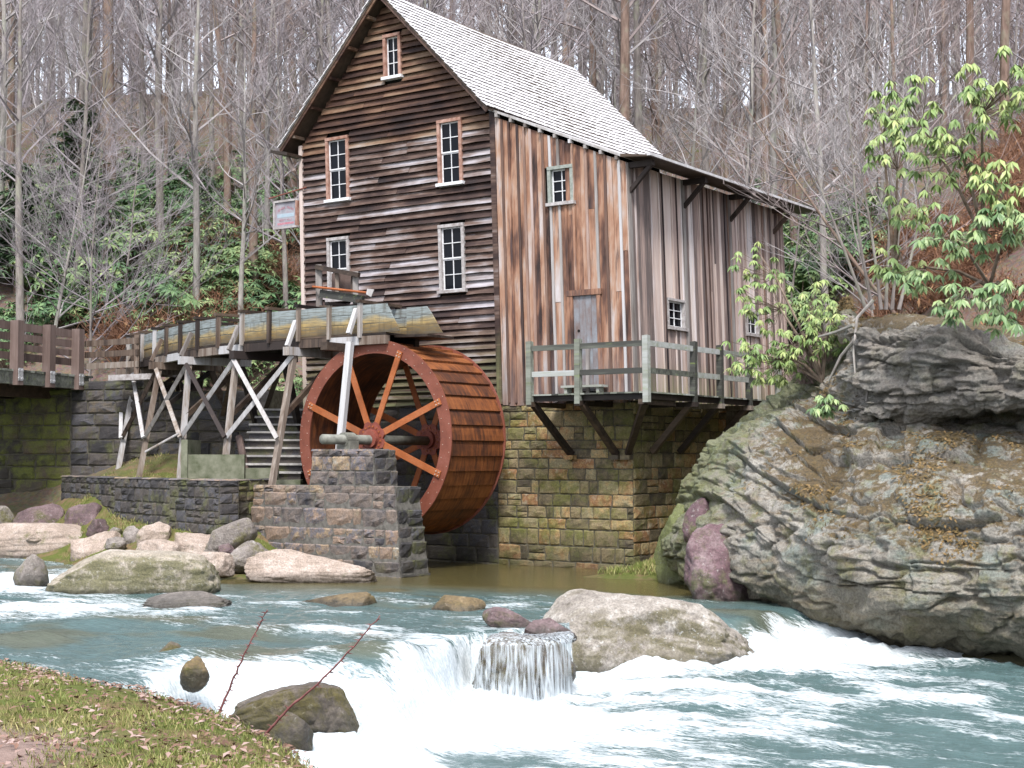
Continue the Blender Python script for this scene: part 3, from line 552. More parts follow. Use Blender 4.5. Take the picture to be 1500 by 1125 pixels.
# ================================================================ the mill (local frame: x = to the right along the front, y = into the building, z = up)
MROT = -ANG; MLOC = (NN[0], NN[1], 0)
SH = .035; ZB = 5.35
def lean(p): return (p[0] - SH * max(p[2] - ZB, 0), p[1], p[2])
class LB(MB):
    def mesh(s, *a, **k): s.v = [lean(p) for p in s.v]; return MB.mesh(s, *a, **k)
def F(x, y, v0=0):
    u, z = onfront(x, y, v0); return -(u - SH * max(z - ZB, 0)), z
def S(x, y, u0=0):
    v, z = onside(x, y, u0 ); return v, z
mill = thing('grist_mill', 'tall weathered wooden grist mill on a stone base beside the stream', 'mill', MLOC, MROT)
XL, XC, XR = -9.92, -3.70, 0.0         # left corner, joint between clapboard and board siding, right corner
ZE = 12.45; ZA = 15.75; XA = (XL + XC) / 2 - .05
core = LB()
core.add([(XL + .06, .10, 5.2), (XC, .10, 5.2), (XC, .10, 12.3), (XA, .10, 15.55), (XL + .06, .10, 12.3), (XL + .06, 8.3, 5.2), (XC, 8.3, 5.2), (XC, 8.3, 12.3), (XA, 8.3, 15.55), (XL + .06, 8.3, 12.3)],
         [(0, 1, 2, 3, 4), (9, 8, 7, 6, 5), (0, 5, 6, 1), (1, 6, 7, 2), (4, 9, 5, 0)])
core.build('wall_core', UNLIT, mill)
wc = LB()
wc.add([(XC + .02, .06, 5.25), (XR - .08, .06, 5.25), (XR - .08, .06, 10.7), (XC + .02, .06, 12.2), (XC + .02, 8.35, 5.25), (XR - .08, 8.35, 5.25), (XR - .08, 8.35, 10.7), (XC + .02, 8.35, 12.2)], [(0, 1, 2, 3), (7, 6, 5, 4), (1, 5, 6, 2), (0, 4, 5, 1), (3, 2, 6, 7)])
wc.build('wing_wall_core', UNLIT, mill)

# windows on the front: (x0, x1, z0, z1, kind)
def rect(a, b):
    xa, za = F(*a); xb, zb = F(*b); return min(xa, xb), max(xa, xb), min(za, zb), max(za, zb)
WIN = [rect((478, 204), (513, 291)) + (2, 4, FRAMER), rect((641, 178), (679, 267)) + (2, 4, FRAMER), rect((480, 350), (514, 438)) + (2, 4, FRAMEG), rect((643, 331), (683, 425)) + (2, 4, FRAMEG), rect((562, 53), (589, 111)) + (2, 3, FRAMER)]
OWIN = rect((803, 246), (842, 296)); DOOR = rect((835, 428), (884, 558))
def window(x0, x1, z0, z1, nx, nz, fm, proud=.055, rec=.03, side=False, fw=.085, two=True):
    """frame with sill, sashes, glazing bars and single panes; side=True lays it in the side wall"""
    mp = (lambda a, b, c: (a, b, c)) if not side else (lambda a, b, c: (-b, a, c))
    def bx(m, xa, xb, ya, yb, za, zb):
        m.hexa([mp(*q) for q in ((xa, ya, za), (xb, ya, za), (xb, yb, za), (xa, yb, za), (xa, ya, zb), (xb, ya, zb), (xb, yb, zb), (xa, yb, zb))])
    f = LB(); bx(f, x0, x0 + fw, -proud, .08, z0, z1); bx(f, x1 - fw, x1, -proud, .08, z0, z1); bx(f, x0, x1, -proud - .01, .08, z1 - fw * .8, z1 + .01)
    wo_ = f.build('window', fm, mill)
    sl = LB(); bx(sl, x0 - .04, x1 + .04, -proud - .05, .08, z0 - .045, z0 + .03); sl.build('sill', SASH if fm is FRAMER else FRAMEG, wo_)
    a, b, c, d = x0 + fw, x1 - fw, z0 + .03, z1 - fw * .8
    halves = [(c, (c + d) / 2, .0), ((c + d) / 2, d, -.022)] if two else [(c, d, 0)]
    per = nz // len(halves)
    for (zc, zd, yo) in halves:
        if two is False: per = nz
        s_ = LB(); t_ = .032; y0 = rec + yo - .0; y1 = y0 + .03
        bx(s_, a, a + t_, y0, y1, zc, zd); bx(s_, b - t_, b, y0, y1, zc, zd); bx(s_, a + t_, b - t_, y0, y1, zc, zc + t_); bx(s_, a + t_, b - t_, y0, y1, zd - t_, zd)
        so = s_.build('sash', SASH, wo_)
        m_ = LB()
        for i in range(1, nx): q = a + t_ + (b - a - 2 * t_) * i / nx; bx(m_, q - .009, q + .009, y0 - .003, y1 - .006, zc + t_, zd - t_)
        for j in range(1, per): q = zc + t_ + (zd - zc - 2 * t_) * j / per; bx(m_, a + t_, b - t_, y0 - .006, y1 - .009, q - .009, q + .009)
        m_.build('glazing_bar', SASH, wo_)
        for i in range(nx):
            for j in range(per):
                p_ = LB(); ww = (b - a - 2 * t_) / nx; hh = (zd - zc - 2 * t_) / per; jx = random.uniform(-.004, .004)
                xa = a + t_ + ww * i; za = zc + t_ + hh * j
                q = [(xa, y1 - .012 + jx, za), (xa + ww, y1 - .012 - jx, za), (xa + ww, y1 - .012, za + hh), (xa, y1 - .012 + jx, za + hh)]
                p_.add([mp(*k) for k in q], [(0, 1, 2, 3)]); p_.build('pane', GLASS, wo_)
    return wo_
for (x0, x1, z0, z1, nx, nz, fm) in WIN: window(x0, x1, z0, z1, nx, nz, fm, two=(nz == 4))
window(*OWIN, 2, 3, FRAMEGR, .06, .03, two=False)
for (a, b) in (((980, 436), (1006, 483)), ((1096, 455), (1114, 492))):
    va, za = S(*a); vb, zb = S(*b); window(va, vb, zb, za, 2, 3 if a[0] < 1000 else 2, FRAMEG, .05, .03, side=True, two=False, fw=.06)

# clapboards: every board its own piece, cut round the windows
front_wall = LB(); front_wall.box(XL + .02, XC, .085, .12, 5.25, 12.3); front_wall = front_wall.build('clapboard_wall', UNLIT, mill)
def clap(xa, xb, z, ex, mat):
    m = LB(); n = max(2, int((xb - xa) / .7)); xs = np.linspace(xa, xb, n + 1)
    sag = random.uniform(-.012, .012); w1 = random.uniform(0, 6); k = 0; vs_ = []
    for i, x in enumerate(xs):
        dz = sag * math.sin(math.pi * i / n) + .007 * math.sin(x * 1.3 + w1) + random.uniform(-.004, .004); o = random.uniform(-.008, .014)
        vs_ += [(x, -.030 - o, z + dz), (x, .0 - o * .3, z + dz + .004), (x, .075, z + ex * 1.12 + dz), (x, .055, z + ex * 1.12 + dz)]
    fs = []
    for i in range(n):
        a = i * 4; b = a + 4
        fs += [(a, b, b + 3, a + 3), (a + 1, a, b, b + 1)[::-1], (a + 3, b + 3, b + 2, a + 2)]
    fs += [(0, 3, 2, 1), (n * 4, n * 4 + 1, n * 4 + 2, n * 4 + 3)]
    m.add(vs_, fs); return m.build('clapboard', mat, front_wall)
EX = .168; z = 5.30; row = 0
while z < 15.5:
    if z < ZE - .15: xa, xb = XL, XC
    else:
        t_ = (z + .12 - (ZE - .15)) / (ZA - ZE + .15); xa = XL + (XA - XL) * t_ ; xb = XC + (XA - XC) * t_
    if xb - xa < .25: break
    segs = [(xa, xb)]
    for (x0, x1, z0, z1, *_r) in WIN:
        if z + EX * .9 > z0 - .03 and z + EX * .1 < z1: segs = [q for (a, b) in segs for q in (((a, min(b, x0)), (max(a, x1), b)) if a < x1 and b > x0 else ((a, b),)) if q[1] - q[0] > .05]
    out = []
    for (a, b) in segs:
        if b - a > 2.6 and random.random() < .8: c = random.uniform(a + .8, b - .8); out += [(a, c - .004), (c + .004, b)]
        else: out.append((a, b))
    for (a, b) in out: clap(a, b, z, EX, GABLE if z > 11.9 else CLAP)
    z += EX * random.uniform(.96, 1.04); row += 1
cb = LB(); cb.box(XC - .02, XC + .12, -.05, .06, 5.3, 12.42); cb.build('corner_board', CLAP, mill)
cb = LB(); cb.box(XL - .06, XL + .05, -.045, .09, 5.3, 12.3); cb.build('corner_board', GREYW, mill)

# upright boards and battens of the wing front
wing_front = LB(); wing_front.box(XC + .12, XR - .02, .05, .075, 5.25, 10.6); wing_front = wing_front.build('board_wall', UNLIT, mill)
def upright(m_, x0, x1, z0, z1a, z1b, y0, y1, side=False):
    mp = (lambda a, b, c: (a, b, c)) if not side else (lambda a, b, c: (-b, a, c))
    n = max(1, int((min(z1a, z1b) - z0) / 1.1)); vs_ = []; j0 = random.uniform(-.006, .006); j1 = random.uniform(-.006, .006)
    for i in range(n + 1):
        t_ = i / n; za = z0 + (z1a - z0) * t_; zb = z0 + (z1b - z0) * t_; b_ = random.uniform(-.004, .006); jj = j0 + (j1 - j0) * t_ + random.uniform(-.003, .003)
        vs_ += [mp(x0 + jj, y0 - b_, za), mp(x1 + jj, y0 - b_, zb), mp(x1 + jj, y1, zb), mp(x0 + jj, y1, za)]
    fs = [(0, 3, 2, 1), (n * 4, n * 4 + 1, n * 4 + 2, n * 4 + 3)]
    for i in range(n):
        a = i * 4
        for k in range(4): fs.append((a + k, a + (k + 1) % 4, a + 4 + (k + 1) % 4, a + 4 + k))
    if side: fs = [f for f in fs]
    m_.add(vs_, fs)
ztop = lambda x: 10.72 + (12.28 - 10.72) * (-x / 3.7)
HOLES = [OWIN, (DOOR[0], DOOR[1], 5.5, DOOR[3])]
def board_run(x0, x1, holes, zlo, zt, mat, nm, parent, y0, y1, side=False, brk=.3):
    spans = [(zlo() if callable(zlo) else zlo, None)]
    for (a, b, c, d) in holes:
        if x1 > a + .02 and x0 < b - .02: spans = [q for (s0, s1) in spans for q in ((s0, c), (d, s1))]
    for (s0, s1) in spans:
        if s1 is not None and s1 - s0 < .1: continue
        L = (zt(x0) if s1 is None else s1) - s0
        parts = [(s0, s1)]
        if L > 3 and random.random() < brk: c = s0 + L * random.uniform(.35, .7); parts = [(s0, c - .004), (c + .004, s1)]
        for (a, b) in parts:
            m_ = LB(); upright(m_, x0, x1, a, zt(x0) if b is None else b, zt(x1) if b is None else b, y0 - random.uniform(0, .012), y1, side); m_.build(nm, mat, parent)
x = XC + .12
while x < -.06:
    w_ = random.uniform(.16, .27); x1 = min(x + w_, 0.0)
    if 0 - x1 < .08: x1 = 0.0
    board_run(x + .003, x1 - .003, HOLES, lambda: 5.3 + random.uniform(-.06, .03), ztop, ORANGE, 'board', wing_front, -.005, .05)
    if x1 < -.08 and random.random() < .8: board_run(x1 - .03, x1 + .03, HOLES, 5.32, ztop, random.choice((BATTEN, BATTEN, ORANGE, PALET)), 'batten', wing_front, -.042, -.012, brk=.15)
    x = x1
side_wall = LB(); side_wall.box(-.075, -.05, .0, 8.4, 5.25, 10.6); side_wall = side_wall.build('side_board_wall', UNLIT, mill)
SHO = []
for (a, b) in (((980, 436), (1006, 483)), ((1096, 455), (1114, 492))):
    va, za = S(*a); vb, zb = S(*b); SHO.append((va, vb, zb, za))
y = 0.0
while y < 8.35:
    w_ = random.uniform(.15, .25); y1 = min(y + w_, 8.4)
    board_run(y + .003, y1 - .003, SHO, lambda: 5.3 + random.uniform(-.05, .02), lambda q: 10.72, GREYW, 'board', side_wall, -.005, .05, True, .12)
    if random.random() < .55 and y1 < 8.3: board_run(y1 - .022, y1 + .022, SHO, 5.32, lambda q: 10.7, random.choice((GREYW, GREYW, BATTEN)), 'batten', side_wall, -.03, -.012, True, .05)
    y = y1
for yy in (.0, 2.55, 5.0, 7.55):
    m_ = LB(); m_.box(-.005, .055, yy + .02, yy + .14, 5.32, 10.7); m_.build('trim_board', PALET if yy < 6 else GREYW, mill)

# plank door with frame, latch hole and step
def door():
    x0, x1, z0, z1 = DOOR[0], DOOR[1], 5.52, DOOR[3]
    t = NT('blue_grey_door_wood'); v = t.vec((6, 6, 1.2)); n = t.noise(1, v, 6, .7); n2 = t.noise(2.5, t.vec(), 4)
    c = t.ramp(t.math('ADD', t.math('MULTIPLY', n, .5), t.math('MULTIPLY', n2, .5)), [(.3, (.08, .045, .028)), (.42, (.16, .125, .12)), (.55, (.2, .205, .225)), (.7, (.3, .335, .37))]); DM = t.done(c, .7, t.bump(n, .4, .01))
    f = LB(); f.box(x0 - .02, x0 + .09, -.055, .06, z0, z1); f.box(x1 - .09, x1 + .02, -.055, .06, z0, z1); f.box(x0 - .06, x1 + .06, -.07, .06, z1 - .1, z1 + .03)
    d = f.build('door', ORANGE, mill)
    k = 4; ww = (x1 - x0 - .18) / k
    for i in range(k):
        p = LB(); p.box(x0 + .09 + i * ww + .003, x0 + .09 + (i + 1) * ww - .003, -.012 - random.uniform(0, .006), .03, z0 + .02, z1 - .1); p.build('door_plank', DM, d)
    h = LB(); h.tube([(x0 + .22, -.028, z0 + 1.42), (x0 + .22, -.012, z0 + 1.42)], .03, 10); h.build('latch_hole', UNLIT, d)
    s = LB(); s.box(x0 - .12, x1 + .15, -.34, -.05, 5.62, 5.67); s.box(x0 - .05, x0 + .02, -.3, -.08, 5.46, 5.62); s.box(x1 - .02, x1 + .05, -.3, -.08, 5.46, 5.62); s.build('door_step', DECKW, d)
door()

# ---- roofs
YF, YB = -.38, 8.85
def slope_roof():
    ex = .62                               # eave overhang, measured down the slope in x
    sl = (ZA - ZE) / (XC - XA)
    xe = XC + .14; ze = ZA + .12 - sl * (xe - XA)
    roof = LB(); th = .07
    roof.add([(XA, YF, ZA + .12 - th), (xe, YF, ze - th), (xe, YB, ze - th), (XA, YB, ZA + .12 - th), (XA, YF, ZA + .12), (xe, YF, ze), (xe, YB, ze), (XA, YB, ZA + .12)], [(0, 3, 2, 1), (4, 5, 6, 7), (0, 1, 5, 4), (1, 2, 6, 5), (2, 3, 7, 6)])
    xl = XL - .42; zl = ZA + .12 - sl * (XA - xl)
    roof.add([(XA, YF, ZA + .12 - th), (xl, YF, zl - th), (xl, YB, zl - th), (XA, YB, ZA + .12 - th), (XA, YF, ZA + .121), (xl, YF, zl), (xl, YB, zl), (XA, YB, ZA + .121)], [(0, 1, 2, 3), (7, 6, 5, 4), (4, 5, 1, 0), (5, 6, 2, 1), (6, 7, 3, 2)])
    ro = roof.build('roof', DARKT, mill)
    for (x0, z0, x1, z1) in ((XA, ZA + .12, xe, ze), (XA, ZA + .12, xl, zl)):
        L = math.hypot(x1 - x0, z1 - z0); dx, dz = (x1 - x0) / L, (z1 - z0) / L; nx, nz = (-dz, dx) if x1 < x0 else (-dz, dx)
        if nz < 0: nx, nz = -nx, -nz
        n = 25; cl = L / n
        for i in range(n):
            m_ = LB(); y = YF - random.uniform(.02, .06)
            while y < YB:
                ww = random.uniform(.09, .19); y1 = min(y + ww, YB + random.uniform(0, .05)); s0 = i * cl - .02; s1 = (i + 1) * cl + .035 + random.uniform(-.014, .02); up = random.uniform(.0, .010)
                sag = -.05 * math.sin(math.pi * (y - YF) / (YB - YF))
                def pt(s_, h, yy): return (x0 + dx * s_ + nx * h, yy, z0 + dz * s_ + nz * h + sag)
                a = [pt(s0, .006, y), pt(s1, .030 + up, y), pt(s1, .030 + up, y1 - .006), pt(s0, .006, y1 - .006), pt(s0, .020, y), pt(s1, .052 + up, y), pt(s1, .052 + up, y1 - .006), pt(s0, .020, y1 - .006)]
                m_.add(a, [(0, 1, 2, 3)[::-1] if x1 > x0 else (0, 1, 2, 3), (4, 5, 6, 7), (1, 2, 6, 5), (0, 1, 5, 4), (2, 3, 7, 6)]); y = y1
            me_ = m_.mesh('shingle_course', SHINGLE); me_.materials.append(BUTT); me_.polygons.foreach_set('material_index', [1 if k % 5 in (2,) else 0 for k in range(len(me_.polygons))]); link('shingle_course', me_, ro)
    # rake boards and rafter tails under the left overhang
    for (x1, z1) in ((xe, ze), (xl, zl)):
        m_ = LB(); m_.beam((XA, YF + .04, ZA + .03), (x1, YF + .04, z1 - .09), .05, .11, (0, 0, 1)); m_.build('rake_board', BATTEN if x1 > XA else GABLE, ro)
    for k in range(5):
        t_ = .12 + k * .19; xx = XA + (xl - XA) * t_; zz = ZA + .04 + (zl - ZA - .12) * t_
        m_ = LB(); m_.box(xx - .05, xx + .05, YF + .07, .08, zz - .13, zz - .05); m_.build('lookout', GABLE, ro)
slope_roof()
wr = LB(); th = .06
wr.add([(XC - .02, -.10, 12.40), (.06, -.10, 10.78), (.06, 8.7, 10.78), (XC - .02, 8.7, 12.40), (XC - .02, -.10, 12.46), (.06, -.10, 10.84), (.06, 8.7, 10.84), (XC - .02, 8.7, 12.46)], [(0, 3, 2, 1), (4, 5, 6, 7), (0, 1, 5, 4), (1, 2, 6, 5), (2, 3, 7, 6), (3, 0, 4, 7)])
wr = wr.build('wing_roof', PALET, mill)
for k in range(9):
    t_ = .06 + k * .11; m_ = LB(); xx = XC + 3.75 * t_; zz = 12.385 - 1.62 * t_; m_.box(xx - .03, xx + .03, -.13, .02, zz - .09, zz); m_.build('rafter_tail', PALET, wr)
aw = LB(); aw.add([(.0, -.22, 10.80), (.78, -.22, 10.72), (.78, 9.3, 10.72), (.0, 9.3, 10.80), (.0, -.22, 10.87), (.78, -.22, 10.76), (.78, 9.3, 10.76), (.0, 9.3, 10.87)], [(0, 3, 2, 1), (4, 5, 6, 7), (0, 1, 5, 4), (1, 2, 6, 5), (2, 3, 7, 6), (3, 0, 4, 7)])
aw = aw.build('side_eave', DARKT, mill)
m_ = LB(); m_.box(.70, .79, -.25, 9.32, 10.74, 10.80); m_.build('eave_strip', PALET, aw)
for yy in (.05, 2.6, 5.05, 7.6):
    m_ = LB(); m_.box(.0, .66, yy, yy + .12, 10.58, 10.71); m_.beam((.60, yy + .06, 10.60), (.03, yy + .06, 10.05), .09, .09); m_.build('eave_bracket', TIMBER, aw)
# gutter board at the left eave
g_ = LB(); xg = XL - .5; g_.hexa([(xg - .05, -.6, 12.08), (xg + .55, -.6, 11.95), (xg + .55, .4, 11.95), (xg - .05, .4, 12.08), (xg - .05, -.6, 12.16), (xg + .55, -.6, 12.03), (xg + .55, .4, 12.03), (xg - .05, .4, 12.16)]); g_ = g_.build('gutter', DARKT, mill)
m_ = LB(); m_.beam((XL - .1, -.2, 11.6), (xg + .2, -.2, 12.0), .07, .09); m_.build('gutter_bracket', GREYW, g_)

# ---- stonework helper
def unit_stones(n=10):
    out = []
    for s in range(n):
        r_ = np.random.default_rng(100 + s); vs_ = []; k = [-.5, -.40, .0, .40, .5]
        m_ = MB(); idx = {}
        g = [-.5, -.42, -.08, .1, .42, .5]
        for j, b in enumerate(g):
            for i, a in enumerate(g):
                e = max(abs(a), abs(b)); rim = 0 if e > .49 else (.62 if e > .4 else 1.0)
                d_ = -.5 * rim * (1 + r_.uniform(-.28, .28)) if rim else 0
                wob = r_.uniform(-.035, .035, 2) if e > .49 else r_.uniform(-.03, .03, 2)
                idx[i, j] = len(m_.v); m_.v.append((a + wob[0], d_, b + wob[1]))
        n_ = len(g)
        for j in range(n_ - 1):
            for i in range(n_ - 1): m_.f.append((idx[i, j], idx[i + 1, j], idx[i + 1, j + 1], idx[i, j + 1]))
        out.append(m_)
    return out
US = unit_stones()
STM = {}
def stones(mat):
    if mat.name not in STM: STM[mat.name] = [u.mesh('stone', mat, False) for u in US]
    return STM[mat.name]
def stone_face(parent, A, B_, z0, z1, mat, rows=.28, wmin=.26, wmax=.62, proud=.07, batter=0, trim=None, gap=.022, seed=1, jit=.18, capn=None):
    """lay stones on the upright face from plan point A to B (outside is to the right of A->B seen from above, i.e. -y when A->B runs +x)"""
    r_ = random.Random(seed); A = Vector((A[0], A[1], 0)); B_ = Vector((B_[0], B_[1], 0)); L = (B_ - A).length; d = (B_ - A).normalized(); nrm_ = Vector((d.y, -d.x, 0))
    ang = math.atan2(d.y, d.x); me = stones(mat); z = z0
    while z < z1 - .05:
        h = min(rows * r_.uniform(1 - jit, 1 + jit), z1 - z)
        if z1 - z - h < rows * .4: h = z1 - z
        x = 0 if trim is None else trim(z + h / 2)[0]; xe = L if trim is None else trim(z + h / 2)[1]
        while x < xe - .04:
            ww = r_.uniform(wmin, wmax) * (1 if h > rows * .8 else 1.2)
            if xe - x - ww < wmin * .6: ww = xe - x
            split = h > rows * .95 and r_.random() < .28 and ww < rows * 1.9
            for (za, hh) in (((z, h),) if not split else ((z, h * .5), (z + h * .5, h * .5))):
                c = A + d * (x + ww / 2) + nrm_ * (batter * (z1 - za - hh / 2) * 1.0)
                dp = proud * r_.uniform(.6, 1.5)
                o = link('stone', r_.choice(me), parent, (c.x, c.y, za + hh / 2), (math.atan(batter) * 1.0, r_.uniform(-.02, .02), ang), (ww - gap, dp, hh - gap))
            x += ww
        z += h
found = MB(); found.box(XL + .1, -.03, .03, 8.2, .8, 5.30); found = found.build('foundation', MORTAR, mill)
stone_face(found, (-3.75, .03), (-.02, .03), 1.2, 5.28, FSTONE, .285, .2, .66, seed=3, jit=.36)
stone_face(found, (-9.6, .03), (-3.75, .03), 1.2, 5.28, DSTONE, .36, .4, .9, seed=4)
stone_face(found, (-.03, .02), (-.03, 4.6), 1.2, 5.28, FSTONE, .30, .3, .75, seed=5)

# ---- the walkway deck round the corner
DZ = 5.43
deck = MB(); deck.box(-1.95, 1.12, -1.30, -1.24, 5.27, 5.40); deck.box(1.06, 1.12, -1.24, 6.9, 5.27, 5.40); deck = deck.build('deck', DARKT, mill)
x = -1.98
while x < 1.13:
    m_ = MB(); w_ = random.uniform(.15, .19); m_.box(x + .004, min(x + w_, 1.16) - .004, -1.36 - random.uniform(0, .03), -.06, 5.40, DZ + random.uniform(0, .006)); m_.build('plank', DECKW, deck); x += w_
y = -.05
while y < 6.9:
    m_ = MB(); w_ = random.uniform(.15, .19); m_.box(.07, 1.16 + random.uniform(0, .03), y + .004, y + w_ - .004, 5.40, DZ + random.uniform(0, .006)); m_.build('plank', DECKW, deck); y += w_
def post(x, y, z0=5.2, z1=6.62, w_=.13, mat=DECKW):
    m_ = MB(); j = random.uniform(-.012, .012); m_.hexa([(x - w_ / 2, y - w_ / 2, z0), (x + w_ / 2, y - w_ / 2, z0), (x + w_ / 2, y + w_ / 2, z0), (x - w_ / 2, y + w_ / 2, z0), (x - w_ / 2 + j, y - w_ / 2, z1), (x + w_ / 2 + j, y - w_ / 2, z1 + .01), (x + w_ / 2 + j, y + w_ / 2, z1), (x - w_ / 2 + j, y + w_ / 2, z1 + .01)]); m_.build('post', mat, deck)
fp = [-1.88, -.60, 1.12]; spst = [.75, 2.05, 3.55, 5.2]
for x in fp: post(x, -1.36)
for y in spst: post(1.12, y)
for (a, b) in ((fp[0], fp[1]), (fp[1], fp[2])):
    for zz in (6.46, 5.88): m_ = MB(); m_.box(a + .07, b - .07, -1.395, -1.345, zz - .06, zz + .06); m_.build('rail', DECKW, deck)
ys_ = [-1.36] + spst + [6.9]
for (a, b) in zip(ys_[:-1], ys_[1:]):
    for zz in (6.46, 5.88): m_ = MB(); m_.box(1.10, 1.15, a + .07, b - .07, zz - .06, zz + .06); m_.build('rail', DECKW, deck)
m_ = MB(); m_.box(-1.2, -1.12, -.10, -.04, 5.45, 6.55); m_.build('wall_post', PALET, deck)
for x in (-1.88, -.60, 1.0):
    m_ = MB(); m_.box(x - .07, x + .07, -1.40, .0, 5.16, 5.27); m_.build('joist', DARKT, deck)
for (x, xb) in ((-1.86, -1.62), (-.58, -.42), (.98, -.12)):
    m_ = MB(); m_.beam((x, -1.22, 5.2), (xb, -.06, 4.10), .13, .13); m_.build('brace', DARKT, deck)
    m_ = MB(); m_.box(xb - .12, xb + .12, -.2, -.02, 3.98, 4.08); m_.build('corbel_stone', FSTONE, deck)
for yy in (.75, 2.05, 3.55):
    m_ = MB(); m_.box(.0, 1.20, yy - .07, yy + .07, 5.16, 5.27); m_.build('joist', TIMBER, deck)
    m_ = MB(); m_.beam((1.02, yy, 5.2), (.05, yy, 4.15), .13, .13); m_.build('brace', DARKT, deck)

# ================================================================ water wheel
WC = (-5.30, 4.46); RW_ = 2.27; Y0, Y1 = -2.74, -.66
wheel = thing('water_wheel', 'large rusty orange steel water wheel with eight spokes beside the mill', 'wheel', MLOC, MROT)
def ring(r0, r1, y0, y1, n=96):
    m_ = MB()
    for i in range(n):
        a = 2 * math.pi * i / n; c, s = math.cos(a), math.sin(a)
        m_.v += [(WC[0] + r0 * c, y0, WC[1] + r0 * s), (WC[0] + r1 * c, y0, WC[1] + r1 * s), (WC[0] + r1 * c, y1, WC[1] + r1 * s), (WC[0] + r0 * c, y1, WC[1] + r0 * s)]
    for i in range(n):
        a = i * 4; b = ((i + 1) % n) * 4
        for k in range(4): m_.f.append((a + k, b + k, b + (k + 1) % 4, a + (k + 1) % 4))
    return m_
RI = 1.96
for (ya, yb) in ((Y0, Y0 + .03), (Y1 - .03, Y1)): ring(RI, RW_, ya, yb).build('rim', RUSTR, wheel)
ring(RI + .0, RI + .02, Y0 + .03, Y1 - .03).build('sole_plate', RUST, wheel)
NBK = 40
bm_ = MB()                                             # one bucket: a curved plate that overlaps the next, shared by all
prof = [(RI + .02, .02), (RI + .13, .05), (RW_ - .10, .095), (RW_ - .035, .16), (RW_ - .03, .178)]
cv = []
for (r_, a_) in prof: cv += [(r_ * math.sin(a_ * 1.0), Y0 + .03, r_ * math.cos(a_)), (r_ * math.sin(a_), Y1 - .03, r_ * math.cos(a_))]
bm_.add(cv, [(2 * i, 2 * i + 1, 2 * i + 3, 2 * i + 2) for i in range(len(prof) - 1)])
lipv = [((RW_ - .03) * math.sin(.178), Y0 + .03, (RW_ - .03) * math.cos(.178)), ((RW_ - .03) * math.sin(.178), Y1 - .03, (RW_ - .03) * math.cos(.178)), ((RW_ - .075) * math.sin(.185), Y1 - .03, (RW_ - .075) * math.cos(.185)), ((RW_ - .075) * math.sin(.185), Y0 + .03, (RW_ - .075) * math.cos(.185))]
bm_.add(lipv, [(0, 1, 2, 3)])
oc = []
for k in range(4):                                     # outer skin of the bucket
    a_ = .02 + k * .053; r_ = RW_ - .085 + .055 * (k / 3) ** .7
    oc += [(r_ * math.sin(a_), Y0 + .03, r_ * math.cos(a_)), (r_ * math.sin(a_), Y1 - .03, r_ * math.cos(a_))]
bm_.add(oc, [(2 * i, 2 * i + 1, 2 * i + 3, 2 * i + 2) for i in range(3)])
bme = bm_.mesh('bucket', RUST)
for i in range(NBK): link('bucket', bme, wheel, (WC[0], 0, WC[1]), (0, 2 * math.pi * i / NBK, 0))
spk = MB(); spk.box(-.075, .075, -.016, .016, .26, RI + .17); spm = spk.mesh('spoke', RUSTS)
rv = MB()
for (a, b) in ((-.04, RI + .13), (.04, RI + .13), (-.04, RI + .05), (.04, RI + .05)): rv.tube([(a, -.036, b), (a, -.014, b)], .016, 6)
rvm = rv.mesh('rivet', RIVET)
for (yy, sgn) in ((Y0 - .018, 1), (Y1 + .018, -1)):
    for k in range(8):
        o = link('spoke', spm, wheel, (WC[0], yy, WC[1]), (0, R(22.5 + 45 * k), 0)); link('rivet', rvm, o)
    hb = MB(); n = 24
    rad = [.40 if (i % 3) else .33 for i in range(n)]
    hb.v = [(WC[0] + rad[i] * math.cos(2 * math.pi * i / n), yy - .03, WC[1] + rad[i] * math.sin(2 * math.pi * i / n)) for i in range(n)] + [(WC[0] + rad[i] * math.cos(2 * math.pi * i / n), yy + .03, WC[1] + rad[i] * math.sin(2 * math.pi * i / n)) for i in range(n)]
    hb.f = [tuple(range(n)), tuple(range(2 * n - 1, n - 1, -1))] + [(i, n + i, n + (i + 1) % n, (i + 1) % n) for i in range(n)]
    h_ = hb.build('hub', RUSTH, wheel)
    c_ = MB(); c_.tube([(WC[0], yy - .12, WC[1]), (WC[0], yy + .12, WC[1])], .21, 20); c_.build('hub_collar', RUSTH, h_)
    b_ = MB()
    for k in range(16): a = 2 * math.pi * (k + .5) / 16; b_.tube([(WC[0] + .28 * math.cos(a), yy - .05, WC[1] + .28 * math.sin(a)), (WC[0] + .28 * math.cos(a), yy + .05, WC[1] + .28 * math.sin(a))], .022, 6)
    b_.build('hub_bolt', RUSTS, h_)
rr_ = MB()
for i in range(88): a = 2 * math.pi * i / 88; r_ = RW_ - .05 - .19 * (i % 2); rr_.tube([(WC[0] + r_ * math.cos(a), Y0 - .008, WC[1] + r_ * math.sin(a)), (WC[0] + r_ * math.cos(a), Y0, WC[1] + r_ * math.sin(a))], .011, 5)
rr_.build('rim_rivets', RIVET, wheel, kind='stuff')
ax = MB(); ax.tube([(WC[0], -4.42, WC[1] - .03), (WC[0], .05, WC[1] - .03)], .11, 20); ax.build('axle', STEEL, wheel, True)
bx_ = MB(); bx_.box(WC[0] - .2, WC[0] + .2, -3.75, -3.45, 4.19, 4.40); bx_.tube([(WC[0], -3.76, WC[1] - .03), (WC[0], -3.44, WC[1] - .03)], .16, 16); bx_.build('bearing_block', STEEL, wheel)

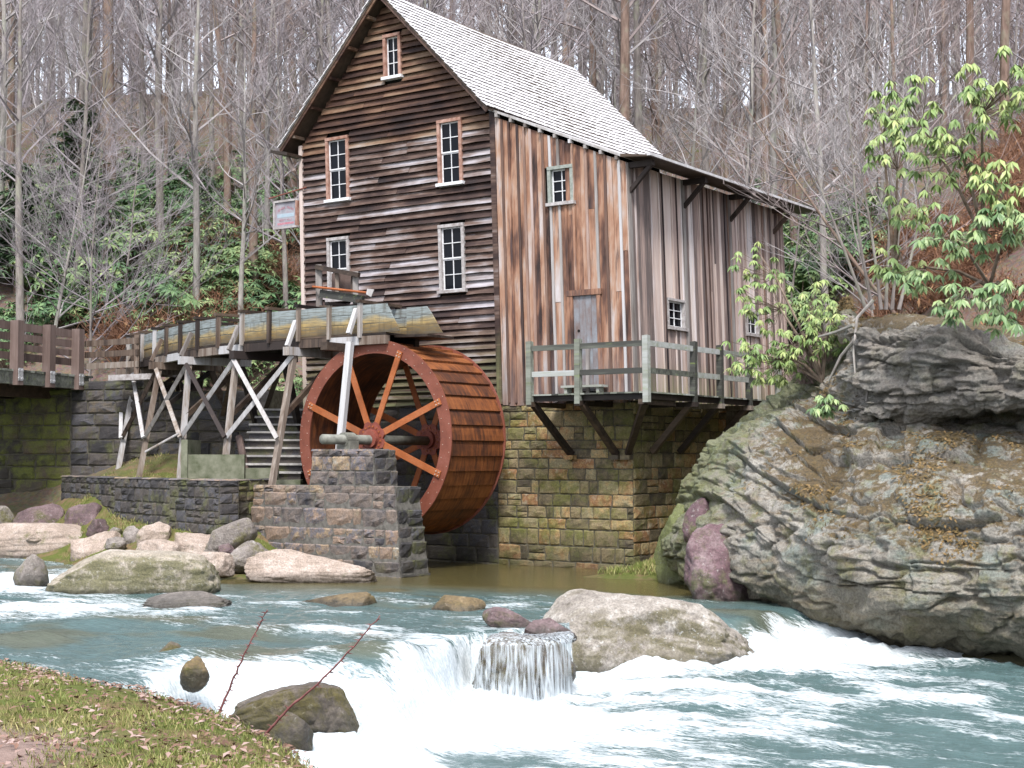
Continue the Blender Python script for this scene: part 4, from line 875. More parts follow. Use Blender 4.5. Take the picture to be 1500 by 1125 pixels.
# ================================================================ stone pier
pier = thing('stone_pier', 'stepped grey stone pier carrying the water wheel axle', 'pier', MLOC, MROT)
def pier_core(x0, x1, y0, y1, z0, z1, bl, br, bf):
    m_ = MB(); h = z1 - z0
    m_.hexa([(x0 - bl * h, y0 - bf * h, z0), (x1 + br * h, y0 - bf * h, z0), (x1 + br * h, y1, z0), (x0 - bl * h, y1, z0), (x0, y0, z1), (x1, y0, z1), (x1, y1, z1), (x0, y1, z1)])
    return m_.build('pier_core', MORTARL, pier)
xl, xr = -7.62, -3.42
pc = pier_core(xl, xr, -4.20, -3.42, 1.0, 3.40, .02, .16, .10)
stone_face(pc, (xl, -4.20), (xr, -4.20), 1.2, 3.26, PSTONE, .33, .24, .82, .10, .10, lambda z: (-.02 * (3.4 - z), (xr - xl) + .16 * (3.4 - z)), .014, 11, .38)
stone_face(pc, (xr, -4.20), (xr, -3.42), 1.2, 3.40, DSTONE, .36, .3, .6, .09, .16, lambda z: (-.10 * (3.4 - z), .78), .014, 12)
stone_face(pc, (xl, -3.42), (xl, -4.20), 1.2, 3.40, PSTONE, .36, .3, .6, .08, .02, None, .014, 13)
stone_face(pc, (xl, -4.21), (-5.9, -4.21), 3.24, 3.41, PSTONE, .17, .22, .4, .10, 0, None, .014, 14, 0)
stone_face(pc, (-3.7, -4.21), (xr, -4.21), 3.24, 3.42, PSTONE, .18, .5, .9, .10, 0, None, .014, 15, 0)
stone_face(pc, (-5.9, -4.21), (-3.7, -4.21), 3.24, 3.42, PSTONE, .18, .3, .6, .06, 0, None, .014, 16, 0)
p2_ = pier_core(-5.80, -4.06, -4.18, -3.44, 3.38, 4.18, .10, .10, .05)
stone_face(p2_, (-5.80, -4.18), (-4.06, -4.18), 3.42, 4.06, PSTONE, .30, .25, .6, .10, .05, lambda z: (-.10 * (4.18 - z), 1.74 + .10 * (4.18 - z)), .014, 17, .35)
stone_face(p2_, (-5.82, -4.19), (-4.04, -4.19), 4.05, 4.20, PSTONE, .15, .3, .6, .09, 0, None, .02, 18, 0)
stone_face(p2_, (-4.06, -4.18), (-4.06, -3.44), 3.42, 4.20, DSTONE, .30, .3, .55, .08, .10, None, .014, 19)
tp = MB()
for k in range(5):
    tp.hexa([(-5.84 + k * .33, -4.22, 4.17), (-5.53 + k * .33, -4.22, 4.17), (-5.53 + k * .33, -3.42, 4.17), (-5.84 + k * .33, -3.42, 4.17), (-5.82 + k * .33, -4.2, 4.215), (-5.55 + k * .33, -4.2, 4.21), (-5.55 + k * .33, -3.44, 4.215), (-5.82 + k * .33, -3.44, 4.21)])
tp.build('coping', PSTONE, pier)
# ================================================================ wooden flume on its trestle
FZ1, FZ0 = 7.55, 6.88
FPX = [(566, 443.5), (532, 446), (487, 449.5), (436, 453.6), (397.6, 456), (354, 460), (321, 465.5), (290, 469.6), (265, 475), (244, 481), (229.6, 485), (215, 489), (189.6, 496)]
FP = np.array([atZ(x, y, FZ1) for (x, y) in FPX])[:, :2]
for _ in range(2): FP[1:-1] = FP[1:-1] * .5 + (FP[:-2] + FP[2:]) * .25
FD = np.gradient(FP, axis=0); FD /= np.linalg.norm(FD, axis=1, keepdims=True); FNn = np.stack([FD[:, 1], -FD[:, 0]], -1)
if FNn[3, 1] < 0: FNn = -FNn                      # towards the far side
flume = thing('wooden_flume', 'curved wooden water flume on a trestle leading to the wheel', 'flume')
FW = 1.25
def fpt(i, off, z): q = FP[i] + FNn[i] * off; return (q[0], q[1], z)
n = len(FP)
for side, off in (('near', 0), ('far', FW)):
    for i in range(n - 1):
        for k in range(3):
            if side == 'near' and i == 5 and k == 2: continue
            za = FZ0 + k * (FZ1 - FZ0) / 3 + .008; zb = FZ0 + (k + 1) * (FZ1 - FZ0) / 3 - .008; j = random.uniform(-.008, .008)
            a, b = fpt(i, off + j, za), fpt(i + 1, off + j, za); c, d = fpt(i + 1, off + .045 + j, za), fpt(i, off + .045 + j, za)
            if i == 0 and side == 'near': cut = .05 + .10 * (2 - k); a = tuple(np.array(a) + 0); 
            m_ = MB(); m_.hexa([a, b, c, d] + [(q[0], q[1], zb) for q in (a, b, c, d)]); m_.build('side_plank', FLUMEW, flume)
for i in range(n - 1):
    a, b, c, d = fpt(i, -.02, FZ0 - .05), fpt(i + 1, -.02, FZ0 - .05), fpt(i + 1, FW + .06, FZ0 - .05), fpt(i, FW + .06, FZ0 - .05)
    m_ = MB(); m_.hexa([a, b, c, d] + [(q[0], q[1], FZ0 - .003) for q in (a, b, c, d)]); m_.build('floor_plank', DARKT, flume)
    for off in (.05, FW - .1):
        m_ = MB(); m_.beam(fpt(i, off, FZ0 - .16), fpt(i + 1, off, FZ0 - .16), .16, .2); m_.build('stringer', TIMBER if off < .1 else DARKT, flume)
# end pieces over the wheel: the near wall is cut on a slant, the far wall runs on
e0 = np.array(fpt(0, 0, 0)); dr = np.array([-FD[0][0], -FD[0][1], 0])
for k in range(3):
    za = FZ0 + k * (FZ1 - FZ0) / 3 + .004; zb = FZ0 + (k + 1) * (FZ1 - FZ0) / 3 - .004; l0 = .38 - .13 * k; l1 = .38 - .13 * (k + 1); nn = np.array([FNn[0][0], FNn[0][1], 0]) * .045
    def q4(base, s0, s1, z_a, z_b, t_): 
        return [tuple(base + (0, 0, z_a)), tuple(base + dr * s0 + (0, 0, z_a)), tuple(base + dr * s0 + t_ + (0, 0, z_a)), tuple(base + t_ + (0, 0, z_a)), tuple(base + (0, 0, z_b)), tuple(base + dr * s1 + (0, 0, z_b)), tuple(base + dr * s1 + t_ + (0, 0, z_b)), tuple(base + t_ + (0, 0, z_b))]
    m_ = MB(); m_.hexa(q4(e0, l0, l1, za, zb, nn)); m_.build('side_plank', FLUMEW, flume)
    e1 = e0 + np.array([FNn[0][0], FNn[0][1], 0]) * .62 + dr * .1; z_a, z_b = za - .03, zb - .03 - (.03 if k == 2 else 0)
    m_ = MB(); m_.hexa(q4(e1, 1.02 - .15 * k, 1.02 - .15 * (k + 1), z_a, z_b, nn)); m_.build('spout_plank', FLUMEW, flume)
m_ = MB(); bse = e0 + np.array([FNn[0][0], FNn[0][1], 0]) * .3
m_.hexa([tuple(bse + (0, 0, FZ0 - .1)), tuple(bse + dr * .95 + (0, 0, FZ0 - .12)), tuple(bse + dr * .95 + FNn[0][0] * np.array([1, 0, 0]) * 1 + FNn[0][1] * np.array([0, 1, 0]) * 1 + (0, 0, FZ0 - .12)), tuple(bse + FNn[0][0] * np.array([1, 0, 0]) + FNn[0][1] * np.array([0, 1, 0]) + (0, 0, FZ0 - .1))] + [tuple(q) for q in (bse + (0, 0, FZ0 - .04), bse + dr * .95 + (0, 0, FZ0 - .06), bse + dr * .95 + np.array([FNn[0][0], FNn[0][1], 0]) + (0, 0, FZ0 - .06), bse + np.array([FNn[0][0], FNn[0][1], 0]) + (0, 0, FZ0 - .04))]); m_.build('spout_floor', DARKT, flume)
# upright cleats with a cross tie on top
def at_s(pxx):
    xs = np.array([p[0] for p in FPX]); f = np.interp(-pxx, -xs, np.arange(n)); i = int(min(math.floor(f), n - 2)); t = f - i
    return FP[i] * (1 - t) + FP[i + 1] * t, FNn[i] * (1 - t) + FNn[i + 1] * t, FD[i]
for pxx in (534, 487, 436, 397.6, 354, 321, 290, 265, 244, 229.6, 215, 200, 190):
    p, nn, d = at_s(pxx); m_ = MB(); q = p - nn * .04
    m_.beam((q[0], q[1], FZ0 - .1), (q[0], q[1], FZ1 + .04), .11, .08, (d[0], d[1], 0)); m_.build('cleat', TIMBER, flume)
    q2 = p + nn * (FW + .09); m_ = MB(); m_.beam((q2[0], q2[1], FZ0 - .1), (q2[0], q2[1], FZ1 + .04), .11, .08, (d[0], d[1], 0)); m_.build('cleat', TIMBER, flume)
    m_ = MB(); a = p - nn * .14; b = p + nn * (FW + .18); m_.beam((a[0], a[1], FZ1 + .075), (b[0], b[1], FZ1 + .075), .12, .07); m_.build('tie', DARKT, flume)
# bents
tr = MB(); _p, _n, _d = at_s(354); tr.beam((_p[0] - _n[0] * .35, _p[1] - _n[1] * .35, FZ0 - .34), (_p[0] + _n[0] * 1.6, _p[1] + _n[1] * 1.6, FZ0 - .34), .2, .2); trestle = tr.build('trestle', TIMBER, flume)
BENT = [(433, 397, 710, 3.42), (350, 326, 702, 3.5), (282, 263, 696, 3.55), (239, 203, 690, 3.58), (209, 171, 684, 3.6), (188, 149, 677, 3.62)]
tops, feet, mids = [], [], []
for (bx0, fx, fy, fz) in BENT:
    p, nn, d = at_s(bx0); top = np.array([p[0] - nn[0] * .12, p[1] - nn[1] * .12, FZ0 - .44]); dep = p[1] - .85
    ft = atY(fx, fy, dep); ft[2] = fz - .15; tops.append(top); feet.append(ft); mids.append(top * .38 + ft * .62)
    m_ = MB(); m_.beam(tuple(top), tuple(ft), .125, .125, (d[0], d[1], 0)); m_.build('leg', TIMBER, trestle)
    tb = np.array([p[0] + nn[0] * (FW + .1), p[1] + nn[1] * (FW + .1), FZ0 - .44]); fb = tb + np.array([nn[0] * .9, nn[1] * .9, 0]); fb[2] = max(3.2, g1(fb[0], fb[1]) - .1)
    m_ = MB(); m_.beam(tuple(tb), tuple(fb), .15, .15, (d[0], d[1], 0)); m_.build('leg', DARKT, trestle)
    m_ = MB(); m_.beam(tuple(top * .55 + ft * .45), tuple(tb), .1, .12); m_.build('cross_brace', DARKT, trestle)
    if abs(bx0 - 350) > 1: m_ = MB(); a = p - nn * .38; b = p + nn * 1.6; m_.beam((a[0], a[1], FZ0 - .34), (b[0], b[1], FZ0 - .34), .2, .2); m_.build('cap_beam', TIMBER, trestle)
    a = p - nn * .34; m_ = MB(); m_.beam((a[0], a[1], FZ0 - .22), (p[0] - nn[0] * .06, p[1] - nn[1] * .06, FZ1 - .28), .10, .09); m_.build('strut', PALET if bx0 > 240 else TIMBER, flume)
outw = np.array([-.02, -.12, 0])
for i in range(len(BENT) - 1):
    m_ = MB(); m_.beam(tuple(tops[i] + outw), tuple(mids[i + 1] + outw), .105, .05, (0, 1, 0)); m_.build('brace', random.choice((TIMBER, PALET)), trestle)
    m_ = MB(); m_.beam(tuple(tops[i + 1] + outw * 1.7), tuple(mids[i] + outw * 1.7), .105, .05, (0, 1, 0)); m_.build('brace', PALET if i == 0 else random.choice((TIMBER, PALET)), trestle)
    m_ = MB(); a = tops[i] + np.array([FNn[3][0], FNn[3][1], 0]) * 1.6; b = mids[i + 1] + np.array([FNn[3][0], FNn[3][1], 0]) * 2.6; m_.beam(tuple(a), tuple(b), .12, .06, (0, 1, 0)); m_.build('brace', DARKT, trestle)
# post standing on the pier
x_, z_ = -onfront(510, 505, -3.55)[0], FZ0 - .3
m_ = MB(); a = Bw(-x_, -3.55, 4.2); b = Bw(-x_ - .06, -3.55, FZ0 - .25); a[0] -= .18; m_.beam(tuple(a), tuple(b), .14, .14, (1, -.5, 0)); m_.build('post', PALET, flume)
m_ = MB(); p, nn, d = at_s(515); a = p - nn * .85; b = p + nn * 1.6; m_.beam((a[0], a[1], FZ0 - .32), (b[0], b[1], FZ0 - .32), .2, .18); m_.build('cap_beam', DARKT, flume)
m_ = MB(); p, nn, d = at_s(530); a = p - nn * .34; m_.beam((a[0], a[1], FZ0 - .02), (p[0] - nn[0] * .07, p[1] - nn[1] * .07, FZ1 - .1), .10, .09); m_.build('strut', PALET, flume)
# sluice gate frame above the trough
gate = thing('sluice_gate', 'small grey timber sluice gate frame with a crank shaft above the flume', 'gate')
def fx(px, py, v): u, z = onfront(px, py, v); return Bw(u, v, z)
GV = -1.9
for (a, b, w_, mt) in (((467, 388), (468, 456), .15, PALET), ((521, 398), (521, 446), .13, PALET), ((494, 400), (494, 434), .10, TIMBER), ((517, 404), (515, 434), .08, TIMBER)):
    m_ = MB(); A_, B_ = fx(*a, GV), fx(*b, GV); m_.beam(A_, B_, w_, w_, (1, 0, 0)); m_.build('upright', mt, gate)
m_ = MB(); m_.beam(fx(463, 391, GV - .1), fx(526, 403, GV - .1), .09, .11); m_.build('head_beam', DARKT, gate)
m_ = MB(); m_.beam(fx(470, 430, GV - .1), fx(532, 439, GV - .1), .10, .19); m_.build('rail', DECKW, gate)
m_ = MB(); m_.beam(fx(470, 451, GV), fx(530, 452, GV), .12, .12); m_.build('sill_beam', DARKT, gate)
m_ = MB(); m_.tube([fx(458, 420, GV - .2), fx(540, 429, GV - .2)], .03, 8); sh_ = m_.build('crank_shaft', RUSTS, gate)
m_ = MB(); q = fx(542, 428, GV - .2); m_.hexa([q + np.array(k) for k in ((-.09, -.05, -.05), (.03, -.05, -.12), (.03, .05, -.12), (-.09, .05, -.05), (-.06, -.05, .08), (.10, -.05, .06), (.10, .05, .06), (-.06, .05, .08))]); m_.build('crank_block', PALET, gate)
m_ = MB(); m_.box(-.03, .03, -.4, .4, -.3, .3); q = fx(505, 417, GV + .15); o = m_.build('gate_board', BROWNP, gate, loc=tuple(q), rot=(0, 0, MROT + R(90)))

# ================================================================ low retaining wall, abutment, bridge, fence, steps
def pw(px, d): return ((px - 750) / FOC * d, d)
low = thing('low_stone_wall', 'low dark mossy stone retaining wall under the flume trestle', 'wall')
LW = [pw(92, 40.9), pw(170, 37.3), pw(250, 34.7), pw(322, 32.95), pw(404, 34.6)]
for i in range(4):
    (ax_, ay), (bx2, by) = LW[i], LW[i + 1]; d = Vector((bx2 - ax_, by - ay, 0)).normalized(); nn = Vector((-d.y, d.x, 0))
    if i == 3: ax_, ay = ax_ + d.x * .5, ay + d.y * .5
    m_ = MB(); m_.hexa([(ax_, ay, 1.4), (bx2, by, 1.4), (bx2 + nn.x * .5, by + nn.y * .5, 1.4), (ax_ + nn.x * .5, ay + nn.y * .5, 1.4), (ax_, ay, 3.50), (bx2, by, 3.50 - .004 * i), (bx2 + nn.x * .5, by + nn.y * .5, 3.50), (ax_ + nn.x * .5, ay + nn.y * .5, 3.50)])
    cr = m_.build('wall_core', MORTAR, low); stone_face(cr, (ax_, ay), (bx2, by), 1.9, 3.52, DSTONE if i < 3 else ABSTONE, .27, .22, .52, .09, 0, None, .025, 30 + i, .3)
    if i == 2: stone_face(cr, (bx2, by), (bx2 + nn.x * .5, by + nn.y * .5), 1.9, 3.52, DSTONE, .27, .2, .4, .07, 0, None, .02, 38, .3)
    x = 0; L = Vector((bx2 - ax_, by - ay, 0)).length; ang = math.atan2(d.y, d.x)
    while x < L:
        ww = min(random.uniform(.35, .6), L - x + .01); c = Vector((ax_, ay, 0)) + d * (x + ww / 2) - nn * .02
        o = link('coping_stone', random.choice(stones(DSTONE if random.random() < .6 else PSTONE)), cr, (c.x + nn.x * .22, c.y + nn.y * .22, 3.51), (R(-90), 0, ang), (ww - .02, .07, .5)); x += ww
abut = thing('bridge_abutment', 'dark mossy block stone abutment beneath the wooden bridge', 'abutment')
AB = [(-19.5, 43.9), (-12.86, 43.0), (-10.5, 42.0), (-6.7, 40.6)]
for i in range(3):
    (ax_, ay), (bx2, by) = AB[i], AB[i + 1]; d = Vector((bx2 - ax_, by - ay, 0)).normalized(); nn = Vector((-d.y, d.x, 0)); zt = (6.05, 6.25, 5.9)[i]
    m_ = MB(); m_.hexa([(ax_, ay, 1.6), (bx2, by, 1.6), (bx2 + nn.x * 1.5, by + nn.y * 1.5, 1.6), (ax_ + nn.x * 1.5, ay + nn.y * 1.5, 1.6), (ax_, ay, zt), (bx2, by, zt), (bx2 + nn.x * 1.5, by + nn.y * 1.5, zt), (ax_ + nn.x * 1.5, ay + nn.y * 1.5, zt)])
    cr = m_.build('abutment_core', MORTAR, abut); stone_face(cr, (ax_, ay), (bx2, by), 2.0, zt, ABSTONE if i == 0 else DSTONE, .44 if i == 0 else .36, .5, 1.1, .12, 0, None, .03, 40 + i, .2)
bridge = thing('wooden_bridge', 'brown timber footbridge with square posts and rails above the dark abutment', 'bridge')
bd = Vector((1.07, 3.3, 0)).normalized(); bn = Vector((-bd.y, bd.x, 0)); b0 = Vector((-12.6, 42.7, 0))
def bp(s, off, z): q = b0 + bd * s + bn * off; return (q.x, q.y, z)
for (s, ) in ((-.0,), (-1.38,), (-2.82,), (-4.3,), (-5.8,)):
    m_ = MB(); m_.beam(bp(s, 0, 6.0), bp(s, 0, 7.76), .26, .26, tuple(bd)); po = m_.build('post', BROWNP, bridge)
    m_ = MB()
    for zz in (6.18, 6.40):
        for o_ in (-.07, .07): m_.tube([bp(s + o_, -.155, zz), bp(s + o_, -.125, zz)], .04, 8)
    m_.beam(bp(s, -.135, 6.12), bp(s, -.135, 6.46), .02, .2, tuple(bd)); m_.build('bolt_plate', BOLT, po)
for zz, hh in ((7.62, .22), (7.33, .2), (7.06, .18), (6.80, .2)):
    for (s0, s1) in ((-7.5, -2.82), (-2.82, .35)): m_ = MB(); m_.beam(bp(s0, .17, zz), bp(s1 - .01, .17, zz), .08, hh); m_.build('rail', BROWNP, bridge)
m_ = MB(); m_.beam(bp(-9, .12, 6.2), bp(.6, .12, 6.2), .2, .34); m_.build('edge_beam', DECKW, bridge)
for off in (1.1, 2.2, 3.3): m_ = MB(); m_.beam(bp(-9, off, 5.95), bp(.8, off, 5.95), .3, .4); m_.build('girder', DARKT, bridge)
s = -9.0
while s < .7:
    m_ = MB(); m_.hexa([bp(s, .0, 6.37), bp(s + .19, .0, 6.37), bp(s + .19, 3.6, 6.37), bp(s, 3.6, 6.37), bp(s, .0, 6.43), bp(s + .19, .0, 6.43), bp(s + .19, 3.6, 6.43), bp(s, 3.6, 6.43)]); m_.build('deck_plank', DECKW, bridge); s += .2
fence = thing('rail_fence', 'short grey three rail fence between the bridge and the flume', 'fence')
for zz in (7.35, 7.02, 6.69): m_ = MB(); m_.beam((-12.45, 42.95, zz), (-10.55, 41.5, zz - .02), .06, .17); m_.build('rail', TIMBER, fence)
m_ = MB(); m_.beam((-10.6, 41.6, 6.2), (-10.6, 41.6, 7.5), .14, .14); m_.build('post', TIMBER, fence)
m_ = MB(); m_.beam((-11.3, 41.75, 6.28), (-9.9, 40.9, 6.28), .4, .16); m_.build('sill_timber', FRAMEG, fence)
TREAD = plain('worn_tread_stone', (.2, .19, .18), .8, .3, 5, (.42, .40, .38))
steps = thing('stone_steps', 'rough grey stone steps rising behind the flume trestle', 'steps')
for k in range(10):
    m_ = MB(); z0 = 3.25 + .2 * k; y0 = 35.4 + .30 * k; xa = -6.75 + .02 * k + random.uniform(-.1, .1); xb = -5.1 + .02 * k - .03 * k
    j = [random.uniform(-.03, .03) for _ in range(4)]
    m_.hexa([(xa, y0 + j[0], z0 - .4), (xb, y0 + j[1], z0 - .4), (xb, y0 + .9, z0 - .4), (xa, y0 + .9, z0 - .4), (xa + .03, y0 + j[0], z0 + .2), (xb, y0 + j[1], z0 + .19 + j[2] * .4), (xb, y0 + .9, z0 + .2), (xa, y0 + .9, z0 + .2)]); m_.build('step', DSTONE, steps)
    m_ = MB(); m_.hexa([(xa - .03, y0 - .07 + j[0], z0 + .195), (xb + .02, y0 - .07 + j[1], z0 + .19), (xb + .02, y0 + .5, z0 + .195), (xa - .03, y0 + .5, z0 + .195), (xa - .02, y0 - .06 + j[0], z0 + .245), (xb + .02, y0 - .06 + j[1], z0 + .235), (xb + .02, y0 + .5, z0 + .245), (xa - .02, y0 + .5, z0 + .245)]); m_.build('tread', TREAD, steps)
trough = thing('concrete_trough', 'broken mossy concrete trough under the flume', 'trough')
for nm, (a, b, c, d, e, f) in (('front_wall', (-7.65, -6.3, 34.75, 34.93, 3.2, 4.10)), ('end_wall', (-7.78, -7.63, 34.7, 36.2, 3.2, 4.45)), ('side_block', (-6.29, -5.6, 34.85, 35.5, 3.2, 3.78)), ('low_block', (-5.59, -5.0, 34.9, 35.4, 3.2, 3.5))):
    m_ = MB(); m_.box(a, b, c, d, e, f); m_.build(nm, CONC, trough)
log = MB(); log.tube([atY(350, 640, 36.5), atY(362, 700, 35.8)], .09, 8); tag(log.build('leaning_pole', BROWNP), 'short brown pole leaning on the concrete trough', 'pole')
m_ = MB(); m_.tube([atY(213, 662, 36.5), atY(262, 635, 36)], .03, 6); tag(m_.build('thin_pole', TIMBER), 'thin pale pole lying aslant behind the trestle legs', 'pole')

# ================================================================ hanging sign
sign = thing('hanging_sign', 'faded framed wooden sign with red lettering hanging from the mill corner', 'sign', MLOC, MROT)
def sp_(px, py): u, z = onfront(px, py, -.05); return -u, z
(x0, z0), (x1, z1) = sp_(402, 338), sp_(437, 291)
z0 = (sp_(402, 337)[1] + sp_(437, 333)[1]) / 2; z1 = (sp_(402, 296)[1] + sp_(437, 290)[1]) / 2
t = NT('sign_board_paint'); n_ = t.noise(3, t.vec(), 5); SB = t.done(t.ramp(n_, [(.35, (.20, .19, .22)), (.5, (.29, .29, .32)), (.65, (.28, .22, .25))]), .7)
m_ = MB(); m_.box(x0 + .05, x1 - .05, -.07, -.03, z0 + .05, z1 - .05); m_.build('sign_board', SB, sign)
for (a, b, c, d) in ((x0, x1, z0, z0 + .055), (x0, x1, z1 - .055, z1), (x0, x0 + .055, z0 + .055, z1 - .055), (x1 - .055, x1, z0 + .055, z1 - .055)):
    m_ = MB(); m_.box(a, b, -.11, -.01, c, d); m_.build('sign_frame', FRAMEG if a < x1 - .1 else FRAMER, sign)
RED = plain('faded_red_paint', (.36, .10, .13), .8, .2, 14, (.42, .24, .28)); BLU = plain('faded_blue_paint', (.26, .36, .42), .8, .2, 10, (.36, .40, .46))
def text(body, cx, cz, size, mat, parent, arc=0):
    W = 0; objs = []
    for i, ch in enumerate(body):
        cu = bpy.data.curves.new('letter', 'FONT'); cu.body = ch; cu.size = size; cu.align_x = 'CENTER'; cu.extrude = .002; cu.resolution_u = 2
        o = bpy.data.objects.new('letter', cu); me = bpy.data.meshes.new_from_object(o); me.name = 'letter'; bpy.data.objects.remove(o)
        me.materials.append(mat); dx = (i - (len(body) - 1) / 2) * size * .62
        if ch != ' ': link('letter', me, parent, (cx + dx, -.074, cz - arc * dx * dx), (R(90), 0, 0))
cx = (x0 + x1) / 2; H = z1 - z0
lt = MB(); lt.box(x0 + .12, x1 - .12, -.0725, -.071, z0 + H * .40, z0 + H * .53); lt.build('painted_scene', BLU, sign)
text('GLADE CREEK', cx, z0 + H * .70, .085, RED, sign, 1.0); text('GRIST MILL', cx, z0 + H * .27, .075, RED, sign)
lt = MB(); lt.box(x0 + .13, x1 - .13, -.0725, -.071, z0 + H * .15, z0 + H * .22); lt.build('worn_lettering', RED, sign)
m_ = MB(); m_.tube([(x0 - .2, -.06, z1 + .10), (XL + .0, -.06, z1 + .26)], .02, 6); br_ = m_.build('bracket_bar', RUSTR, sign)
for xx in (x0 + .15, x1 - .15): m_ = MB(); m_.tube([(xx, -.06, z1 - .02), (xx, -.06, z1 + .2)], .012, 5); m_.build('hanger', DARKT, sign)

# ================================================================ white water pouring over the square rock
def veil_mat():
    t = NT('falling_water'); v = t.vec((22, 22, 1.1), t.geo.outputs['Position'], False); n = t.noise(1, v, 5, .65, .3); n2 = t.noise(1, t.vec((38, 38, 2), t.geo.outputs['Position'], False), 3)
    k = t.rng(t.math('ADD', n, t.math('MULTIPLY', n2, .35)), .50, .86); k = t.math('MULTIPLY', t.math('ADD', k, t.attr('thick'), clamp=True), .92)
    tr_ = t.n.new('ShaderNodeBsdfTransparent'); mx = t.n.new('ShaderNodeMixShader'); t.set(mx, 0, k)
    m = t.done((.55, .60, .64), .35, t.bump(n, .5, .03), .5); t.t.links.new(tr_.outputs[0], mx.inputs[1]); t.t.links.new(t.b.outputs[0], mx.inputs[2]); t.t.links.new(mx.outputs[0], t.out.inputs[0]); return m
VEIL = veil_mat()
ss = np.linspace(0, 1, 120); tt = np.linspace(0, 1, 60); A_ = []
SSg, TTg = np.meshgrid(ss, tt)
xa = -.66 + 1.58 * SSg; yb = np.interp(xa, [-.62, .2, .55, .85], [20.45, 20.35, 20.5, 20.9]) ; drp = TTg
yv = yb + .45 - .62 * np.clip(drp / .35, 0, 1) ** .8 - .14 * drp + .05 * fbm(P3(xa * 6, drp * 1.5, 2), 3); zv = 1.55 - 1.25 * np.clip((drp - .22) / .78, 0, 1) ** 1.5 + .03 * fbm(P3(xa * 5, 0 * xa, 6), 2) - .03 * (drp < .22) * drp + .0 * xa
thick = -.06 + .5 * sstep(.62, .92, drp) + .15 * sstep(.62, .9, SSg) - .1 - 1.0 * sstep(.10, 0, SSg + .06 * fbm(P3(drp * 3, 0 * drp, 4), 2)) - .8 * sstep(.92, 1, SSg)
tag(link('falling_water', grid_mesh('falling_water', np.stack([xa, yv, zv], -1), VEIL, attrs={'thick': thick})), 'thin white veil of water falling over the square rock', 'waterfall', kind='stuff')
# ================================================================ vegetation
def bark(name, a, b, c):
    t = NT(name); v = t.vec((7, 7, 1.6)); n = t.noise(1, v, 5, .65); l = t.noise(2.0, t.vec(), 4)
    col_ = t.mix(t.rng(l, .5, .65, 0, .55), t.ramp(n, [(.3, a), (.7, b)]), c)
    return t.done(col_, .9, t.bump(n, .6, .03), .15)
BARK = [bark('grey_bark', (.13, .11, .10), (.3, .265, .25), (.29, .3, .22)), bark('brown_bark', (.11, .075, .06), (.27, .19, .155), (.24, .23, .17)), bark('pale_bark', (.16, .145, .13), (.36, .33, .31), (.30, .32, .25))]
TWIG = [plain('grey_mauve_twig', (.20, .175, .185), .9, .1, .8, (.33, .295, .31)), plain('brown_twig', (.19, .155, .15), .9, .1, .8, (.31, .26, .255)), plain('pale_twig', (.23, .21, .21), .9, .1, .8, (.36, .335, .335))]
def bent(p, d, L, n, up, wob, r_):
    pts = [Vector(p)]; d = Vector(d).normalized()
    for i in range(n):
        d = (d + Vector((r_.uniform(-wob, wob), r_.uniform(-wob, wob), r_.uniform(-wob, wob) + up))).normalized(); pts.append(pts[-1] + d * (L / n))
    return pts
def tree_mesh(seed, H, r0, first=.35, nb=24, lean_=0., blen=.30, asc=.75, sub=(6, 6), fork=False, tw=.008):
    r_ = random.Random(seed); T = MB(); Cn = MB()
    n = 12; tr_ = [Vector((0, 0, -.6))]; d = Vector((lean_, r_.uniform(-.03, .03), 1)).normalized()
    for i in range(n): d = (d + Vector((r_.uniform(-.035, .035), r_.uniform(-.035, .035), .02))).normalized(); tr_.append(tr_[-1] + d * (H / n))
    rad = [r0 * (1 - .9 * (i / n)) ** .85 * (1.25 if i == 0 else 1) for i in range(n + 1)]
    T.tube(tr_, rad, 8, False)
    def tp(t): f = t * n; i = min(int(f), n - 1); return tr_[i].lerp(tr_[i + 1], f - i), rad[i] + (rad[i + 1] - rad[i]) * (f - i)
    def along(pts, t): f = t * (len(pts) - 1); i = min(int(f), len(pts) - 2); return pts[i].lerp(pts[i + 1], f - i), (pts[i + 1] - pts[i]).normalized()
    for b in range(nb):
        t = first + (1 - first) * (b + r_.random()) / nb * .98; p, rr = tp(t); a = r_.uniform(0, 2 * math.pi)
        L = H * blen * (1.15 - t) * r_.uniform(.6, 1.3) + .8; dirv = Vector((math.cos(a), math.sin(a), asc * r_.uniform(.4, 1.5)))
        P_ = bent(p, dirv, L, 5, .06, .16, r_); rb = min(rr * .6, .012 + L * .011)
        Cn.tube(P_, [rb * (1 - .85 * k / 5) for k in range(6)], 4, False)
        for s in range(sub[0]):
            q, dd = along(P_, r_.uniform(.2, 1)); a2 = Vector((r_.uniform(-1, 1), r_.uniform(-1, 1), r_.uniform(-.3, .9)))
            L2 = L * r_.uniform(.25, .55); P2 = bent(q, dd * .8 + a2 * .8, L2, 3, .08, .2, r_); Cn.tube(P2, [max(rb * .38, tw) * (1 - .6 * k / 3) for k in range(4)], 3, False)
            for u in range(sub[1]):
                q3, d3 = along(P2, r_.uniform(.15, 1)); a3 = Vector((r_.uniform(-1, 1), r_.uniform(-1, 1), r_.uniform(-.4, .9))); L3 = L2 * r_.uniform(.25, .6) + .15
                P4 = bent(q3, d3 * .7 + a3 * .8, L3, 2, .06, .2, r_); Cn.tube(P4, [tw, tw * .8, tw * .35], 3, False)
    return T, Cn
